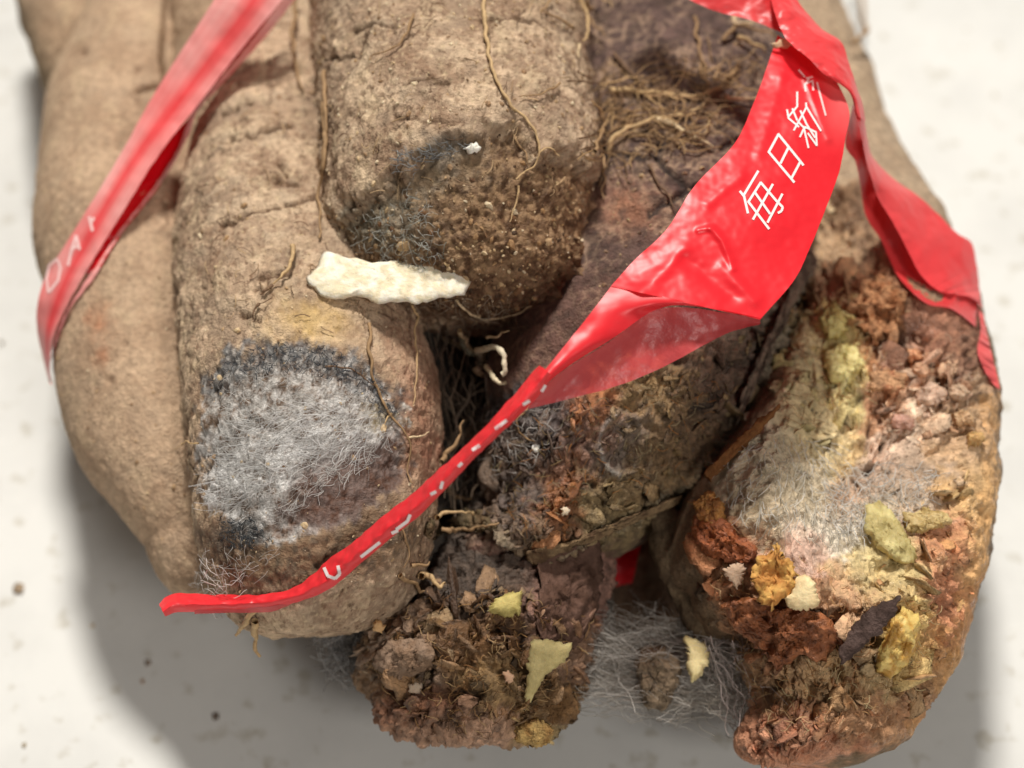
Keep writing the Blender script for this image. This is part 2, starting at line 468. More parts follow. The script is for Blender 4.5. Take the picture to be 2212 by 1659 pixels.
def b_col(X, u, v, fr):
    c = mud(X, 40)
    uu, vv = warp(X, u, v, 24, 3.0, 23)
    c = mixc(c, lin((222, 188, 120)), 0.6 * np.exp(-((uu - 670) / 75) ** 2 - ((vv - 690) / 45) ** 2))
    c = mixc(c, lin((172, 122, 98)), 0.6 * np.exp(-((uu - 900) / 60) ** 2 - ((vv - 900) / 200) ** 2))
    c = mixc(c, lin((128, 70, 54)), 0.6 * np.exp(-((uu - 930) / 30) ** 2 - ((vv - 1000) / 60) ** 2))
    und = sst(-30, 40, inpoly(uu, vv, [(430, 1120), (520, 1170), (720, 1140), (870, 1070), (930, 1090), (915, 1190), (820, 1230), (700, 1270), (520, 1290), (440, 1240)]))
    c = mixc(c, mixc(np.broadcast_to(lin((128, 102, 78)), X.shape), lin((82, 68, 56)), sst(-0.2, 0.4, fbm(X, 6, 4, off=91))), 0.85 * und)  # underside below the mould: mottled, and darkened in colour for its shade
    inside = inpoly(uu, vv, BM)
    m = sst(-6, 10, inside)
    pat = mixc(np.broadcast_to(lin((190, 184, 177)), X.shape), lin((126, 104, 86)), sst(-0.15, 0.5, fbm(X, 5, 4, off=33)))
    ang = np.arctan2(vv - 860, uu - 920); rad = np.hypot(vv - 860, uu - 920)
    fib = fbm(np.stack([ang * 26 + 0.9 * fbm(X, 3, 2, off=8), rad / 55, 0 * ang], 1), 1.0, 3, 0.6)
    cen = np.exp(-((vv - (1000 - 0.3 * (uu - 600))) / 95) ** 2) * (1 - sst(820, 900, uu))
    pat = mixc(pat, lin((240, 238, 235)), np.clip((0.35 + 0.65 * cen) * sst(-0.15, 0.5, fib + 0.35 * cen), 0, 1))
    pat = mixc(pat, lin((110, 92, 78)), 0.6 * sst(0.1, 0.6, -fib) * (1 - 0.5 * cen))
    pat = mixc(pat, lin((96, 66, 54)), sst(-40, 40, inpoly(uu, vv, [(640, 1010), (760, 960), (880, 930), (900, 1080), (700, 1160), (600, 1130)])) * 0.85)
    pat = mixc(pat, lin((168, 150, 112)), 0.8 * np.exp(-((uu - 820) / 40) ** 2 - ((vv - 900) / 24) ** 2))
    pat = mixc(pat, lin((112, 92, 72)), 0.7 * np.exp(-((uu - 420) / 28) ** 2 - ((vv - 1060) / 120) ** 2))
    c = mixc(c, pat, m)
    rim = 1 - sst(14, 44, pldist(uu, vv, [(455, 830), (520, 775), (600, 762), (690, 775), (760, 800), (820, 845), (850, 880)]))
    c = mixc(c, lin((62, 66, 72)), 0.62 * rim * sst(-0.5, 0.1, fbm(X, 9, 2, off=3)))
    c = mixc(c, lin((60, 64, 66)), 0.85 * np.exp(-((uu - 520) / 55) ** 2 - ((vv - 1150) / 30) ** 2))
    return mixc(c, lin((84, 60, 42)), 0.85 * cracks(u, v, X, B_CR, 6))
tB = thing('yam_tuber', P(660, 760, 2.0), 'tan tuber in front with a round patch of white and blue grey mould', 'tuber', 'tubers tied in the bundle')
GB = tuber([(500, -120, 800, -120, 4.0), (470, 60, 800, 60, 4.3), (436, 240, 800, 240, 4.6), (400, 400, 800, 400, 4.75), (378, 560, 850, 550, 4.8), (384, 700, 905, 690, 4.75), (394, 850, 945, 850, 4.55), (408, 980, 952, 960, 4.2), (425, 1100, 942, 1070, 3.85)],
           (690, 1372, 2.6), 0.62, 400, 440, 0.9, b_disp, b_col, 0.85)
obj('skin', mesh('front_tuber_skin', *GB[:4], True, M_SKIN), tB)

# --- smooth tuber at the left edge
C_CR = [[(358, -20), (354, 60), (352, 110)], [(351, 112), (354, 175), (356, 215)], [(300, 196), (330, 186), (352, 188)]]
def c_disp(X, u, v, fr):
    d = 0.045 * fbm(X, 0.7, 3, off=29) + 0.016 * fbm(X, 6, 3, 0.6, off=22)
    d = d - 0.10 * cracks(u, v, X, C_CR, 10, 4)
    for (a, b, r) in ((110, 600, 14), (235, 822, 9), (268, 742, 8), (205, 835, 7), (255, 320, 9), (175, 110, 16)): d -= 0.06 * np.exp(-((u - a) / r) ** 2 - ((v - b) / r) ** 2)
    return d
def c_col(X, u, v, fr):
    c = mixc(mud(X, 80, 0.4), lin((190, 160, 131)), np.full(len(X), 0.5))
    uu, vv = warp(X, u, v, 14, 3, 43)
    c = mixc(c, lin((176, 110, 76)), 0.6 * np.exp(-((uu - 212) / 26) ** 2 - ((vv - 690) / 36) ** 2) + 0.5 * np.exp(-((uu - 222) / 14) ** 2 - ((vv - 770) / 26) ** 2))
    c = mixc(c, lin((120, 100, 82)), 0.4 * np.exp(-((uu - 390) / 26) ** 2 - ((vv - 720) / 50) ** 2))
    for (a, b, r, s) in ((235, 822, 7, 13), (268, 742, 6, 8), (205, 838, 5, 6), (110, 600, 10, 12), (175, 112, 12, 18), (352, 470, 4, 40), (300, 150, 10, 7)):
        c = mixc(c, lin((96, 66, 46)), 0.8 * np.exp(-((uu - a) / r) ** 2 - ((vv - b) / s) ** 2))
    return mixc(c, lin((104, 78, 54)), 0.85 * cracks(u, v, X, C_CR, 9, 4))
tC = thing('yam_tuber', P(300, 560, 0.4), 'smooth pale tan tuber at the left edge below the pink stretch of tape', 'tuber', 'tubers tied in the bundle')
GC = tuber([(230, -120, 470, -120, 3.2), (165, 80, 470, 80, 3.35), (104, 240, 480, 240, 3.3), (84, 400, 490, 400, 3.2), (73, 520, 500, 520, 3.1), (95, 630, 510, 630, 3.0), (114, 740, 520, 740, 2.8), (124, 860, 530, 850, 2.6), (168, 1000, 540, 970, 2.4), (240, 1095, 545, 1080, 2.2), (312, 1180, 552, 1160, 2.0)],
           (462, 1298, 1.7), 0.7, 240, 360, 0.95, c_disp, c_col, 0.85)
obj('skin', mesh('left_tuber_skin', *GC[:4], True, M_SKIN), tC)

# --- back left tubers
def d_disp(X, u, v, fr): return 0.08 * fbm(X, 0.8, 3, off=39) + 0.02 * fbm(X, 5, 3, off=32)
def d_col(seed):
    def f(X, u, v, fr):
        c = mixc(mud(X, seed, 0.5), lin((186, 155, 125)), np.full(len(X), 0.45))
        c = mixc(c, lin((120, 104, 80)), 0.7 * np.exp(-((u - 75 - (v - 120) * 0.4) / 26) ** 2))
        for (a, b, r, s) in ((285, 108, 8, 18), (240, 60, 6, 14), (180, 110, 6, 16)):
            c = mixc(c, lin((104, 76, 54)), 0.7 * np.exp(-((u - a) / r) ** 2 - ((v - b) / s) ** 2))
        return c
    return f
tD = thing('yam_tuber', P(190, 60, 0.2), 'tan tuber in the far top left corner behind the smooth one', 'tuber', 'tubers tied in the bundle')
GD = tuber([(10, -220, 360, -220, 2.5), (32, -40, 370, -40, 2.6), (50, 60, 372, 60, 2.6), (80, 150, 368, 150, 2.5), (100, 210, 350, 210, 2.4)], (220, 310, 2.2), 0.7, 200, 200, 1.0, d_disp, d_col(120), 0.85)
obj('skin', mesh('back_left_tuber_skin', *GD[:4], True, M_SKIN), tD)
tD3 = thing('yam_tuber', P(480, 20, 0.5), 'short tan tuber showing behind the upper end of the pink tape', 'tuber', 'tubers tied in the bundle')
GD3 = tuber([(372, -200, 660, -200, 4.3), (370, 0, 655, 0, 4.4), (368, 100, 640, 100, 4.3), (372, 150, 620, 150, 4.2)], (470, 270, 3.9), 0.7, 200, 180, 1.0, d_disp, d_col(160), 0.85)
obj('skin', mesh('short_tuber_skin', *GD3[:4], True, M_SKIN), tD3)

# --- dark purple brown tuber, right of the top one, torn rotten end
E_ROT = [(1000, 860), (1180, 820), (1300, 760), (1480, 690), (1700, 560), (1780, 640), (1720, 900), (1500, 1120), (1150, 1280), (980, 1120)]
E_CR = [[(1300, 330), (1400, 340), (1430, 310)], [(1420, 340), (1450, 380), (1490, 410), (1530, 390)], [(1400, 470), (1440, 440), (1490, 410)], [(1560, 320), (1600, 300)]]
E_RIM = [(1742, 560), (1700, 690), (1645, 830), (1592, 930), (1500, 1055), (1400, 1108), (1300, 1148), (1190, 1204), (1140, 1214), (1060, 1140)]
E_HOLE = [(1232, 1130, 22, 12), (1262, 1042, 12, 9), (1285, 1050, 9, 10), (1350, 805, 14, 8), (1316, 872, 10, 16), (1440, 1080, 40, 10), (1085, 1015, 8, 26), (1480, 780, 16, 10), (1440, 905, 8, 8), (1175, 1180, 14, 8), (1560, 860, 12, 10), (1520, 900, 16, 8), (1600, 790, 18, 9)]
def e_disp(X, u, v, fr):
    d1, d2, _ = worley(X * 4.4)
    rot = sst(-20, 30, inpoly(u, v, E_ROT))
    d = 0.08 * fbm(X, 0.9, 3, off=49) + (1 - rot) * 0.05 * (0.25 - sst(0, 0.35, d2 - d1) * -0.25) - 0.09 * cracks(u, v, X, E_CR, 11)
    Y = X + 0.22 * np.stack([fbm(X, 1.7, 3, off=20 * i) for i in range(3)], 1)
    rm = np.exp(-(pldist(u, v, E_RIM) / 16.0) ** 2)
    d += rot * (-0.16 + 0.06 * fbm(X, 2.2, 4, 0.6, off=3) + 0.10 * (ridge(Y, 2.4, 4, 8) - 1.0)) + rm * np.clip(0.16 + 0.22 * fbm(X, 3.0, 3, 0.6, off=66), 0, 0.5)
    for (a, b, r, s) in E_HOLE: d -= 0.16 * np.exp(-((u - a) / r) ** 2 - ((v - b) / s) ** 2)
    d += 0.10 * np.exp(-(np.abs(np.hypot((u - 1345) / 48, (v - 960) / 66) - 1.0) / 0.15) ** 2) * (u < 1420)
    return d
E_PATCH = [(1150, 900, 90, 60, (92, 82, 80)), (1240, 960, 60, 70, (104, 88, 84)), (1085, 1030, 60, 90, (120, 96, 76)), (1120, 1070, 40, 40, (84, 74, 72)),
           (1290, 900, 40, 60, (168, 100, 44)), (1225, 1010, 40, 80, (158, 96, 48)), (1190, 1110, 34, 70, (150, 92, 52)), (1170, 1180, 40, 40, (138, 110, 82)),
           (1420, 840, 70, 60, (140, 110, 64)), (1345, 960, 46, 62, (116, 104, 96)), (1300, 1080, 80, 50, (130, 108, 68)), (1430, 980, 80, 70, (124, 96, 60)), (1400, 1075, 90, 26, (146, 116, 74)),
           (1560, 830, 90, 80, (92, 68, 50)), (1520, 950, 70, 60, (108, 80, 54)), (1640, 720, 70, 60, (96, 78, 62)), (1690, 620, 40, 60, (128, 112, 92)), (1500, 740, 80, 30, (110, 76, 50)), (1215, 1100, 26, 26, (176, 118, 66))]
def e_col(X, u, v, fr):
    d1, d2, cid = worley(X * 4.4)
    uu, vv = warp(X, u, v, 20, 3, 53)
    base = mixc(np.broadcast_to(lin((108, 84, 76)), X.shape), lin((78, 58, 52)), (cid % 7) / 7.0)
    base = mixc(base, lin((170, 142, 118)), 0.9 * (1 - sst(0.02, 0.26, d2 - d1)) * sst(-0.5, 0.2, fbm(X, 1.5, 3, off=14)))
    tanm = np.exp(-((uu - 1440) / 170) ** 2 - ((vv - 265) / 60) ** 2) + 0.8 * np.exp(-((uu - 1290) / 34) ** 2 - ((vv - 230) / 110) ** 2)
    base = mixc(base, lin((164, 134, 96)), np.clip(tanm, 0, 1) * 0.65 * sst(-0.3, 0.3, fbm(X, 4, 4, off=71)))
    base = mixc(base, lin((176, 122, 92)), 0.75 * np.exp(-((uu - 1350) / 70) ** 2 - ((vv - 450) / 50) ** 2))
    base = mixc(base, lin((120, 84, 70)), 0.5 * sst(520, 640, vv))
    base = mixc(base, lin((84, 64, 54)), 0.7 * sst(0.1, 0.5, fbm(X, 2.2, 4, off=17)))
    base = mixc(base, lin((52, 38, 32)), 0.9 * cracks(u, v, X, E_CR, 11))
    rotc = blobs(X, u, v, E_PATCH, 40, 3.0, 1.1, 5)
    q = fbm(X, 6, 4, 0.6, off=15)
    rotc = rotc * np.clip(0.95 + 0.5 * q, 0.45, 1.5)[:, None]
    for (a, b, r, s) in E_HOLE: rotc = mixc(rotc, lin((44, 28, 20)), 0.85 * np.exp(-((u - a) / r) ** 2 - ((v - b) / s) ** 2))
    rm = np.exp(-(pldist(u, v, E_RIM) / 9.0) ** 2)
    rotc = mixc(rotc, lin((150, 136, 112)), 0.7 * rm)
    ring = np.exp(-(np.abs(np.hypot((u - 1345) / 48, (v - 960) / 66) - 1.0) / 0.10) ** 2) * (u < 1345)
    rotc = mixc(rotc, lin((160, 156, 150)), 0.6 * ring)
    return mixc(base, rotc, sst(-20, 20, inpoly(uu, vv, E_ROT)))
def e_wet(X, u, v, fr): return 0.78 - 0.35 * sst(-20, 30, inpoly(u, v, E_ROT)) * sst(-0.1, 0.4, fbm(X, 3, 3, off=61))
tE = thing('yam_tuber', P(1430, 560, 1.6), 'dark purple brown tuber under the wide red tape with a torn rotten end', 'tuber', 'tubers tied in the bundle')
GE = tuber([(1170, -200, 1690, -200, 4.0), (1170, 60, 1715, 60, 4.2), (1170, 250, 1745, 250, 4.3), (1150, 400, 1758, 400, 4.25), (1110, 600, 1750, 545, 4.05), (1060, 780, 1715, 690, 3.8), (1042, 900, 1660, 820, 3.55), (1026, 1010, 1600, 925, 3.25), (1040, 1090, 1530, 1040, 2.95)],
           (1165, 1240, 2.5), 0.75, 540, 440, 0.9, e_disp, e_col, e_wet)
obj('skin', mesh('dark_tuber_skin', *GE[:4], True, M_ROT), tE)

# --- right tuber: grey tan back, rotted open hollow at the front
F_FACE = [(1740, 400), (1870, 390), (1930, 560), (1990, 640), (2116, 700), (2152, 830), (2154, 960), (2148, 1110), (2128, 1240), (2092, 1370), (2050, 1480), (2034, 1560), (1830, 1640), (1640, 1700), (1590, 1620), (1590, 1450), (1545, 1330), (1500, 1190), (1535, 1030), (1620, 930), (1690, 830), (1715, 690)]
F_HOLE = [(1828, 700, 10, 16), (1826, 812, 16, 9), (1660, 1500, 26, 20), (1820, 1400, 34, 18), (1760, 1330, 60, 10), (1850, 770, 22, 14), (1960, 690, 40, 20), (1490, 1280, 22, 30), (1895, 1390, 18, 18), (1580, 1400, 40, 24), (1720, 640, 20, 30), (1930, 930, 20, 14), (1900, 830, 10, 22), (1965, 870, 9, 22)]
F_PATCH = [(1810, 440, 50, 40, (120, 86, 56)), (1860, 470, 30, 60, (84, 54, 40)), (1810, 520, 60, 50, (166, 136, 100)), (1790, 620, 60, 40, (196, 146, 108)), (1880, 620, 70, 40, (150, 92, 50)), (1960, 600, 60, 40, (120, 70, 40)), (2010, 690, 80, 44, (140, 78, 58)), (2095, 760, 30, 70, (96, 46, 38)),
           (1890, 690, 50, 36, (196, 136, 86)), (1800, 690, 40, 40, (196, 176, 96)), (1810, 780, 44, 40, (220, 204, 128)), (1720, 800, 50, 100, (190, 174, 126)), (1760, 870, 60, 60, (196, 178, 126)), (1830, 900, 40, 50, (206, 176, 118)),
           (1910, 800, 50, 40, (200, 142, 100)), (1990, 790, 60, 40, (216, 160, 120)), (2020, 850, 70, 60, (232, 202, 176)), (1960, 900, 50, 50, (214, 180, 158)), (2100, 900, 40, 80, (190, 150, 110)), (2125, 870, 30, 30, (84, 58, 44)),
           (1900, 960, 90, 50, (170, 146, 128)), (2040, 980, 90, 60, (160, 138, 120)), (1850, 1030, 60, 60, (180, 136, 106)), (1700, 1000, 110, 90, (182, 170, 142)), (1640, 1100, 70, 70, (176, 160, 130)), (1830, 1100, 110, 70, (216, 210, 194)), (2000, 1080, 70, 60, (188, 174, 152)),
           (2110, 1100, 26, 160, (214, 168, 100)), (2060, 1180, 50, 90, (196, 120, 74)), (2080, 1290, 40, 60, (180, 104, 66)), (1960, 1200, 70, 60, (196, 180, 116)), (1910, 1260, 70, 50, (196, 170, 110)), (1960, 1390, 50, 90, (222, 188, 104)), (2020, 1400, 30, 60, (184, 120, 50)),
           (1720, 1180, 50, 50, (206, 166, 150)), (1560, 1170, 60, 40, (186, 112, 66)), (1620, 1210, 40, 30, (206, 132, 92)), (1530, 1250, 40, 60, (164, 104, 60)), (1700, 1290, 70, 40, (170, 116, 76)), (1850, 1310, 60, 50, (206, 156, 114)), (1600, 1330, 50, 50, (176, 118, 76)),
           (1650, 1440, 60, 60, (160, 116, 76)), (1780, 1460, 90, 60, (186, 148, 98)), (1900, 1470, 80, 50, (170, 146, 98)), (1990, 1480, 60, 40, (150, 112, 78)), (1700, 1590, 100, 50, (186, 116, 82)), (1860, 1540, 100, 40, (164, 112, 70)), (1960, 1530, 60, 30, (176, 120, 80))]
def f_disp(X, u, v, fr):
    uu, vv = warp(X, u, v, 14, 2.0, 63)
    e = inpoly(uu, vv, F_FACE)
    m = sst(-4, 40, e) * sst(-0.05, 0.2, fr)
    d = 0.10 * fbm(X, 0.8, 3, off=59) + 0.015 * fbm(X, 6, 3, off=52)
    bowl = np.clip(1 - ((uu - 1890) / 240) ** 2 - ((vv - 960) / 340) ** 2, 0, 1) ** 0.8
    d -= m * 0.08 + sst(6, 60, e) * 1.25 * bowl
    calm = np.clip(np.exp(-((u - 1800) / 230) ** 2 - ((v - 1050) / 100) ** 2) + 0.8 * np.exp(-((u - 2000) / 110) ** 2 - ((v - 1010) / 70) ** 2) + 0.8 * np.exp(-((u - 2020) / 100) ** 2 - ((v - 690) / 50) ** 2), 0, 1)
    Y = X + 0.25 * np.stack([fbm(X, 1.6, 3, off=20 * i) for i in range(3)], 1)
    d += m * (1 - 0.8 * calm) * (0.10 * fbm(Y, 1.4, 3, 0.5, off=6) + 0.13 * (ridge(Y, 2.0, 4, 18) - 1.0) + 0.03 * fbm(X, 7, 3, 0.6, off=4) + sst(1220, 1320, v) * (0.07 * (ridge(Y, 5.0, 3, 44) - 1.0) + 0.05 * fbm(Y, 4.0, 3, off=33)))
    for (a, b, r, s) in F_HOLE: d -= 0.22 * np.exp(-((u - a) / r) ** 2 - ((v - b) / s) ** 2)
    return d + 0.06 * np.exp(-((e - 10) / 12) ** 2) * (u > 1900)
def f_col(X, u, v, fr):
    c = mixc(mud(X, 200, 0.3), lin((176, 152, 124)), np.full(len(X), 0.6))
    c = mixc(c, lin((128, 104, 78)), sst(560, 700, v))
    uu, vv = warp(X, u, v, 12, 3, 63)
    rot = blobs(X, u, v, F_PATCH, 34, 2.6, 1.5, 15)
    q = fbm(X, 5, 4, 0.6, off=25)
    rot = mixc(rot, lin((186, 154, 118)), np.full(len(X), 0.25)) * np.clip(1.16 + 0.34 * q, 0.55, 1.5)[:, None]
    rot = mixc(rot, lin((222, 170, 110)), 0.6 * np.exp(-((inpoly(uu, vv, F_FACE) - 12) / 12) ** 2) * (u > 1960) * (v > 850))
    for (a, b, r, s) in F_HOLE: rot = mixc(rot, lin((48, 30, 18)), 0.85 * np.exp(-((u - a) / r) ** 2 - ((v - b) / s) ** 2))
    return mixc(c, rot, sst(-10, 8, inpoly(uu, vv, F_FACE)) * (fr > -0.05))
def f_wet(X, u, v, fr): return 0.8 - 0.55 * sst(-10, 8, inpoly(u, v, F_FACE)) * sst(-0.1, 0.4, fbm(X, 2.5, 3, off=61))
tF = thing('yam_tuber', P(1850, 900, 0.1), 'large tuber at the right rotted open into yellow orange and grey mouldy pulp', 'tuber', 'tubers tied in the bundle')
GF = tuber([(1540, -160, 1790, -160, 2.7), (1580, 0, 1812, 0, 2.7), (1620, 110, 1855, 105, 2.65), (1640, 220, 1893, 210, 2.6), (1660, 320, 1926, 310, 2.6), (1680, 420, 1990, 415, 2.6), (1690, 540, 2060, 540, 2.7), (1680, 680, 2112, 690, 2.8), (1630, 830, 2146, 850, 2.9), (1560, 960, 2150, 980, 2.9), (1480, 1090, 2142, 1110, 2.8), (1440, 1200, 2122, 1240, 2.6), (1480, 1320, 2085, 1370, 2.35), (1575, 1420, 2040, 1470, 2.1), (1622, 1520, 2008, 1530, 1.9)],
           (1725, 1655, 1.4), 0.5, 460, 560, 0.92, f_disp, f_col, f_wet)
obj('skin', mesh('right_tuber_skin', *GF[:4], True, M_ROT), tF)

# --- crumbled stub between, low down at the front
H_PATCH = [(860, 1420, 80, 60, (150, 122, 98)), (1000, 1390, 80, 60, (122, 84, 44)), (1060, 1470, 70, 50, (140, 108, 62)), (900, 1520, 100, 40, (132, 84, 54)), (1000, 1560, 110, 30, (176, 134, 104)), (1180, 1540, 60, 50, (120, 90, 52)), (1170, 1580, 40, 20, (206, 176, 116)),
           (1220, 1270, 70, 90, (138, 98, 82)), (1060, 1220, 90, 80, (78, 62, 50)), (1230, 1400, 50, 60, (130, 96, 70)), (800, 1470, 40, 40, (136, 100, 60)), (1100, 1330, 30, 60, (128, 88, 50))]  # dark upper patch is painted shade below the torn end
H_HOLE = [(1135, 1370, 14, 60), (1125, 1430, 16, 30), (970, 1560, 24, 22), (960, 1330, 60, 24), (870, 1490, 60, 14), (1090, 1360, 24, 16), (920, 1460, 20, 14), (860, 1520, 16, 9), (905, 1545, 14, 8), (940, 1575, 12, 9), (985, 1585, 14, 9), (880, 1560, 10, 7), (1030, 1540, 12, 14), (1000, 1500, 60, 12), (1210, 1530, 20, 14)]
def h_disp(X, u, v, fr):
    d = 0.14 * fbm(X, 1.6, 4, 0.6, off=69) + 0.10 * (ridge(X, 3.0, 4, 28) - 1.0)
    for (a, b, r, s) in H_HOLE: d -= 0.25 * np.exp(-((u - a) / r) ** 2 - ((v - b) / s) ** 2)
    return d
def h_col(X, u, v, fr):
    rot = blobs(X, u, v, H_PATCH, 22, 2.6, 1.6, 25) * np.clip(0.95 + 0.5 * fbm(X, 5, 4, 0.6, off=45), 0.45, 1.5)[:, None]
    for (a, b, r, s) in H_HOLE: rot = mixc(rot, lin((40, 26, 18)), 0.8 * np.exp(-((u - a) / r) ** 2 - ((v - b) / s) ** 2))
    return rot
tH = thing('yam_tuber', P(1030, 1400, 0.0), 'crumbled brown stub of a tuber lying lowest at the front between the others', 'tuber', 'tubers tied in the bundle')
GH = tuber([(1000, 960, 1330, 960, 1.7), (990, 1070, 1330, 1060, 1.8), (960, 1180, 1325, 1170, 1.9), (880, 1290, 1318, 1290, 1.8), (790, 1390, 1290, 1400, 1.7), (770, 1450, 1262, 1480, 1.6), (810, 1520, 1240, 1530, 1.5)], (1010, 1604, 1.2), 0.5, 320, 320, 0.85, h_disp, h_col, 0.6)
obj('skin', mesh('stub_skin', *GH[:4], True, M_ROT), tH)
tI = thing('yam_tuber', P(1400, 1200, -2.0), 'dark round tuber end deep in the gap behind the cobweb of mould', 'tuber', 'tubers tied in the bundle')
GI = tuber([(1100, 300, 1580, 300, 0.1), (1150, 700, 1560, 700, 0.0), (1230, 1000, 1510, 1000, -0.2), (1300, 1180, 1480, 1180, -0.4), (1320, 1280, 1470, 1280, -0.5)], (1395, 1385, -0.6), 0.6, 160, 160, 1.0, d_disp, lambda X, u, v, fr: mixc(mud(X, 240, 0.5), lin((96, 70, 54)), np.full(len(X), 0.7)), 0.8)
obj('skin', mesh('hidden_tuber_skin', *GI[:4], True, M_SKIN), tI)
tJ = thing('yam_tuber', P(1000, 900, -0.4), 'tuber added to darken the gap between the mouldy front tuber and the torn one', 'tuber', 'tubers tied in the bundle')
GJ = tuber([(860, 250, 1180, 250, 1.5), (870, 600, 1150, 600, 1.4), (890, 800, 1120, 800, 1.2), (900, 920, 1110, 920, 1.0)], (1000, 1090, 0.7), 0.6, 160, 160, 1.0, d_disp, lambda X, u, v, fr: mixc(np.broadcast_to(lin((66, 54, 44)), X.shape), lin((44, 36, 30)), sst(-0.3, 0.4, fbm(X, 3, 4))), 0.8)  # added to block the pale tabletop; its dark colour carries the gap's shade
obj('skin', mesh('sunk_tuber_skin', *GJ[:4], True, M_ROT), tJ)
BODY = {'A': (tA, GA), 'B': (tB, GB), 'C': (tC, GC), 'E': (tE, GE), 'F': (tF, GF), 'H': (tH, GH)}

# ------------------------------------------------------------------ where the skins lie, for resting things on them
AX = np.vstack([s[0] for s in SURF]); AN = np.vstack([s[1] for s in SURF]); AC = np.vstack([s[2] for s in SURF])
au, av, ad = proj(AX)
CELL = 4.0; GW, GH_ = 600, 460
ci = ((au + 80) / CELL).astype(int); cj = ((av + 80) / CELL).astype(int)
okk = (ci >= 0) & (ci < GW) & (cj >= 0) & (cj < GH_)
ids = np.where(okk)[0]
order = ids[np.argsort(-ad[ids])]
ZB = np.full((GH_, GW), -1, np.int64)
ZB[cj[order], ci[order]] = order
def surf(u, v):
    """nearest skin point under an image place: point, normal, colour (tabletop if none)"""
    i = int((u + 80) / CELL); j = int((v + 80) / CELL)
    best, bd = -1, 1e9
    for a in (-1, 0, 1):
        for b in (-1, 0, 1):
            jj, ii = min(max(j + a, 0), GH_ - 1), min(max(i + b, 0), GW - 1)
            q = ZB[jj, ii]
            if q >= 0 and ad[q] < bd: best, bd = q, ad[q]
    if best < 0: return P(u, v, TZ), np.array([0, 0, 1.0]), lin((200, 195, 185))
    return PD(u, v, ad[best]), AN[best], AC[best]
def lift(u, v, h):
    p, n, _ = surf(u, v)
    return p + (0.6 * nrm(CAM - p) + 0.4 * n) * h
def fwd_of(u, v, z, clear):
    """point at height z under an image place, kept at least `clear` in front of the skins"""
    p = P(u, v, z); dp = (p - CAM) @ FWD
    q, n, _ = surf(u, v); dq = (q - CAM) @ FWD
    return PD(u, v, min(dp, dq - clear))

# ------------------------------------------------------------------ rootlets
def rootlet(parent, pts, r, col, lift0=0.08, wob=0.05, taper=0.35):
    """a fine root following image places; a third value lifts it off the skin"""
    sp = spline([(p[0], p[1], (p[2] if len(p) > 2 else lift0)) for p in pts], 10 + 6 * len(pts))
    W = []
    for a, b, c in sp:
        q = lift(a, b, max(c, r * 1.1))
        if W and (q - W[-1]) @ FWD > 1.0: q = PD(a, b, (W[-1] - CAM) @ FWD)
        W.append(q)
    W = np.array(W)
    k = np.ones(5) / 5
    W = np.stack([np.convolve(np.pad(W[:, i], 2, 'edge'), k, 'valid') for i in range(3)], 1)
    W = W + wob * np.stack([noise(W * 4 + 20 * i) for i in range(3)], 1) * np.array([1, 1, 0.4])
    n = len(W)
    rr = r * np.linspace(1, taper, n) * (1 + 0.35 * noise(W * 9 + 3))
    V, F = tube(W, rr, 6)
    c = lin(col) * (0.85 + 0.35 * rng.random((len(V), 1)))
    return obj('rootlet', mesh('rootlet', V, F, c, 0.7, True, M_HAIR), parent)
R1, R2, R3, R4 = (190, 160, 118), (156, 126, 92), (118, 92, 70), (214, 190, 152)
for pts, r, c in [
    ([(1046, -20), (1048, 60), (1058, 130), (1080, 190), (1112, 240), (1145, 270), (1165, 310), (1160, 350), (1128, 375), (1108, 392)], .045, R1),
    ([(895, 30), (880, 70), (850, 105), (800, 122)], .03, R2), ([(1190, -5), (1165, 30)], .035, R2), ([(1118, 400), (1112, 440), (1100, 480)], .025, R1),
    ([(1210, 180), (1165, 205), (1120, 212)], .025, R2), ([(1240, -20), (1255, 15, .2), (1262, 60, .25), (1255, 95, .2)], .06, R1), ([(1255, 95), (1245, 125)], .03, R4),
    ([(1235, 60), (1205, 40), (1170, 25)], .035, R2), ([(1110, 290), (1135, 330), (1145, 365)], .025, R2), ([(1165, 330), (1190, 320), (1210, 340)], .02, R1),
    ([(985, 645), (1010, 672), (1050, 690), (1110, 680), (1150, 660)], .025, R4), ([(700, 150), (706, 260), (694, 380)], .05, R2)]:
    rootlet(tA, pts, r, c, 0.06)
for pts, r, c in [
    ([(632, 530, .12), (626, 570, .18), (610, 600, .15), (588, 618)], .05, R1), ([(588, 618), (560, 640)], .045, R3), ([(640, 0, .3), (632, 80, .3), (640, 150, .15), (655, 200)], .06, R2),
    ([(795, 695), (800, 780), (815, 850), (850, 900), (880, 950), (880, 1020), (890, 1050)], .035, R2), ([(890, 640, .4), (892, 720, .2), (900, 800), (890, 880)], .025, R1),
    ([(850, 890), (830, 915)], .025, R1), ([(880, 945), (925, 935, .15)], .025, R4), ([(560, 655), (545, 690)], .03, R3), ([(700, 215), (705, 330), (690, 420), (692, 520)], .055, R2),
    ([(560, 1300), (530, 1345), (508, 1374)], .07, R1), ([(555, 1335), (552, 1390, .1), (562, 1422, .3)], .07, R1),
    ([(905, 1240), (930, 1255, .2), (965, 1278, .4)], .075, R1), ([(860, 1240), (890, 1260, .15), (930, 1290, .2)], .05, R2), ([(885, 1225), (920, 1215, .2)], .04, R2), ([(430, 960), (400, 955), (380, 970)], .02, R1),
    ([(700, 790), (760, 800), (830, 850)], .02, R3), ([(850, 1100), (880, 1180), (870, 1230)], .03, R2)]:
    rootlet(tB, pts, r, c, 0.05)
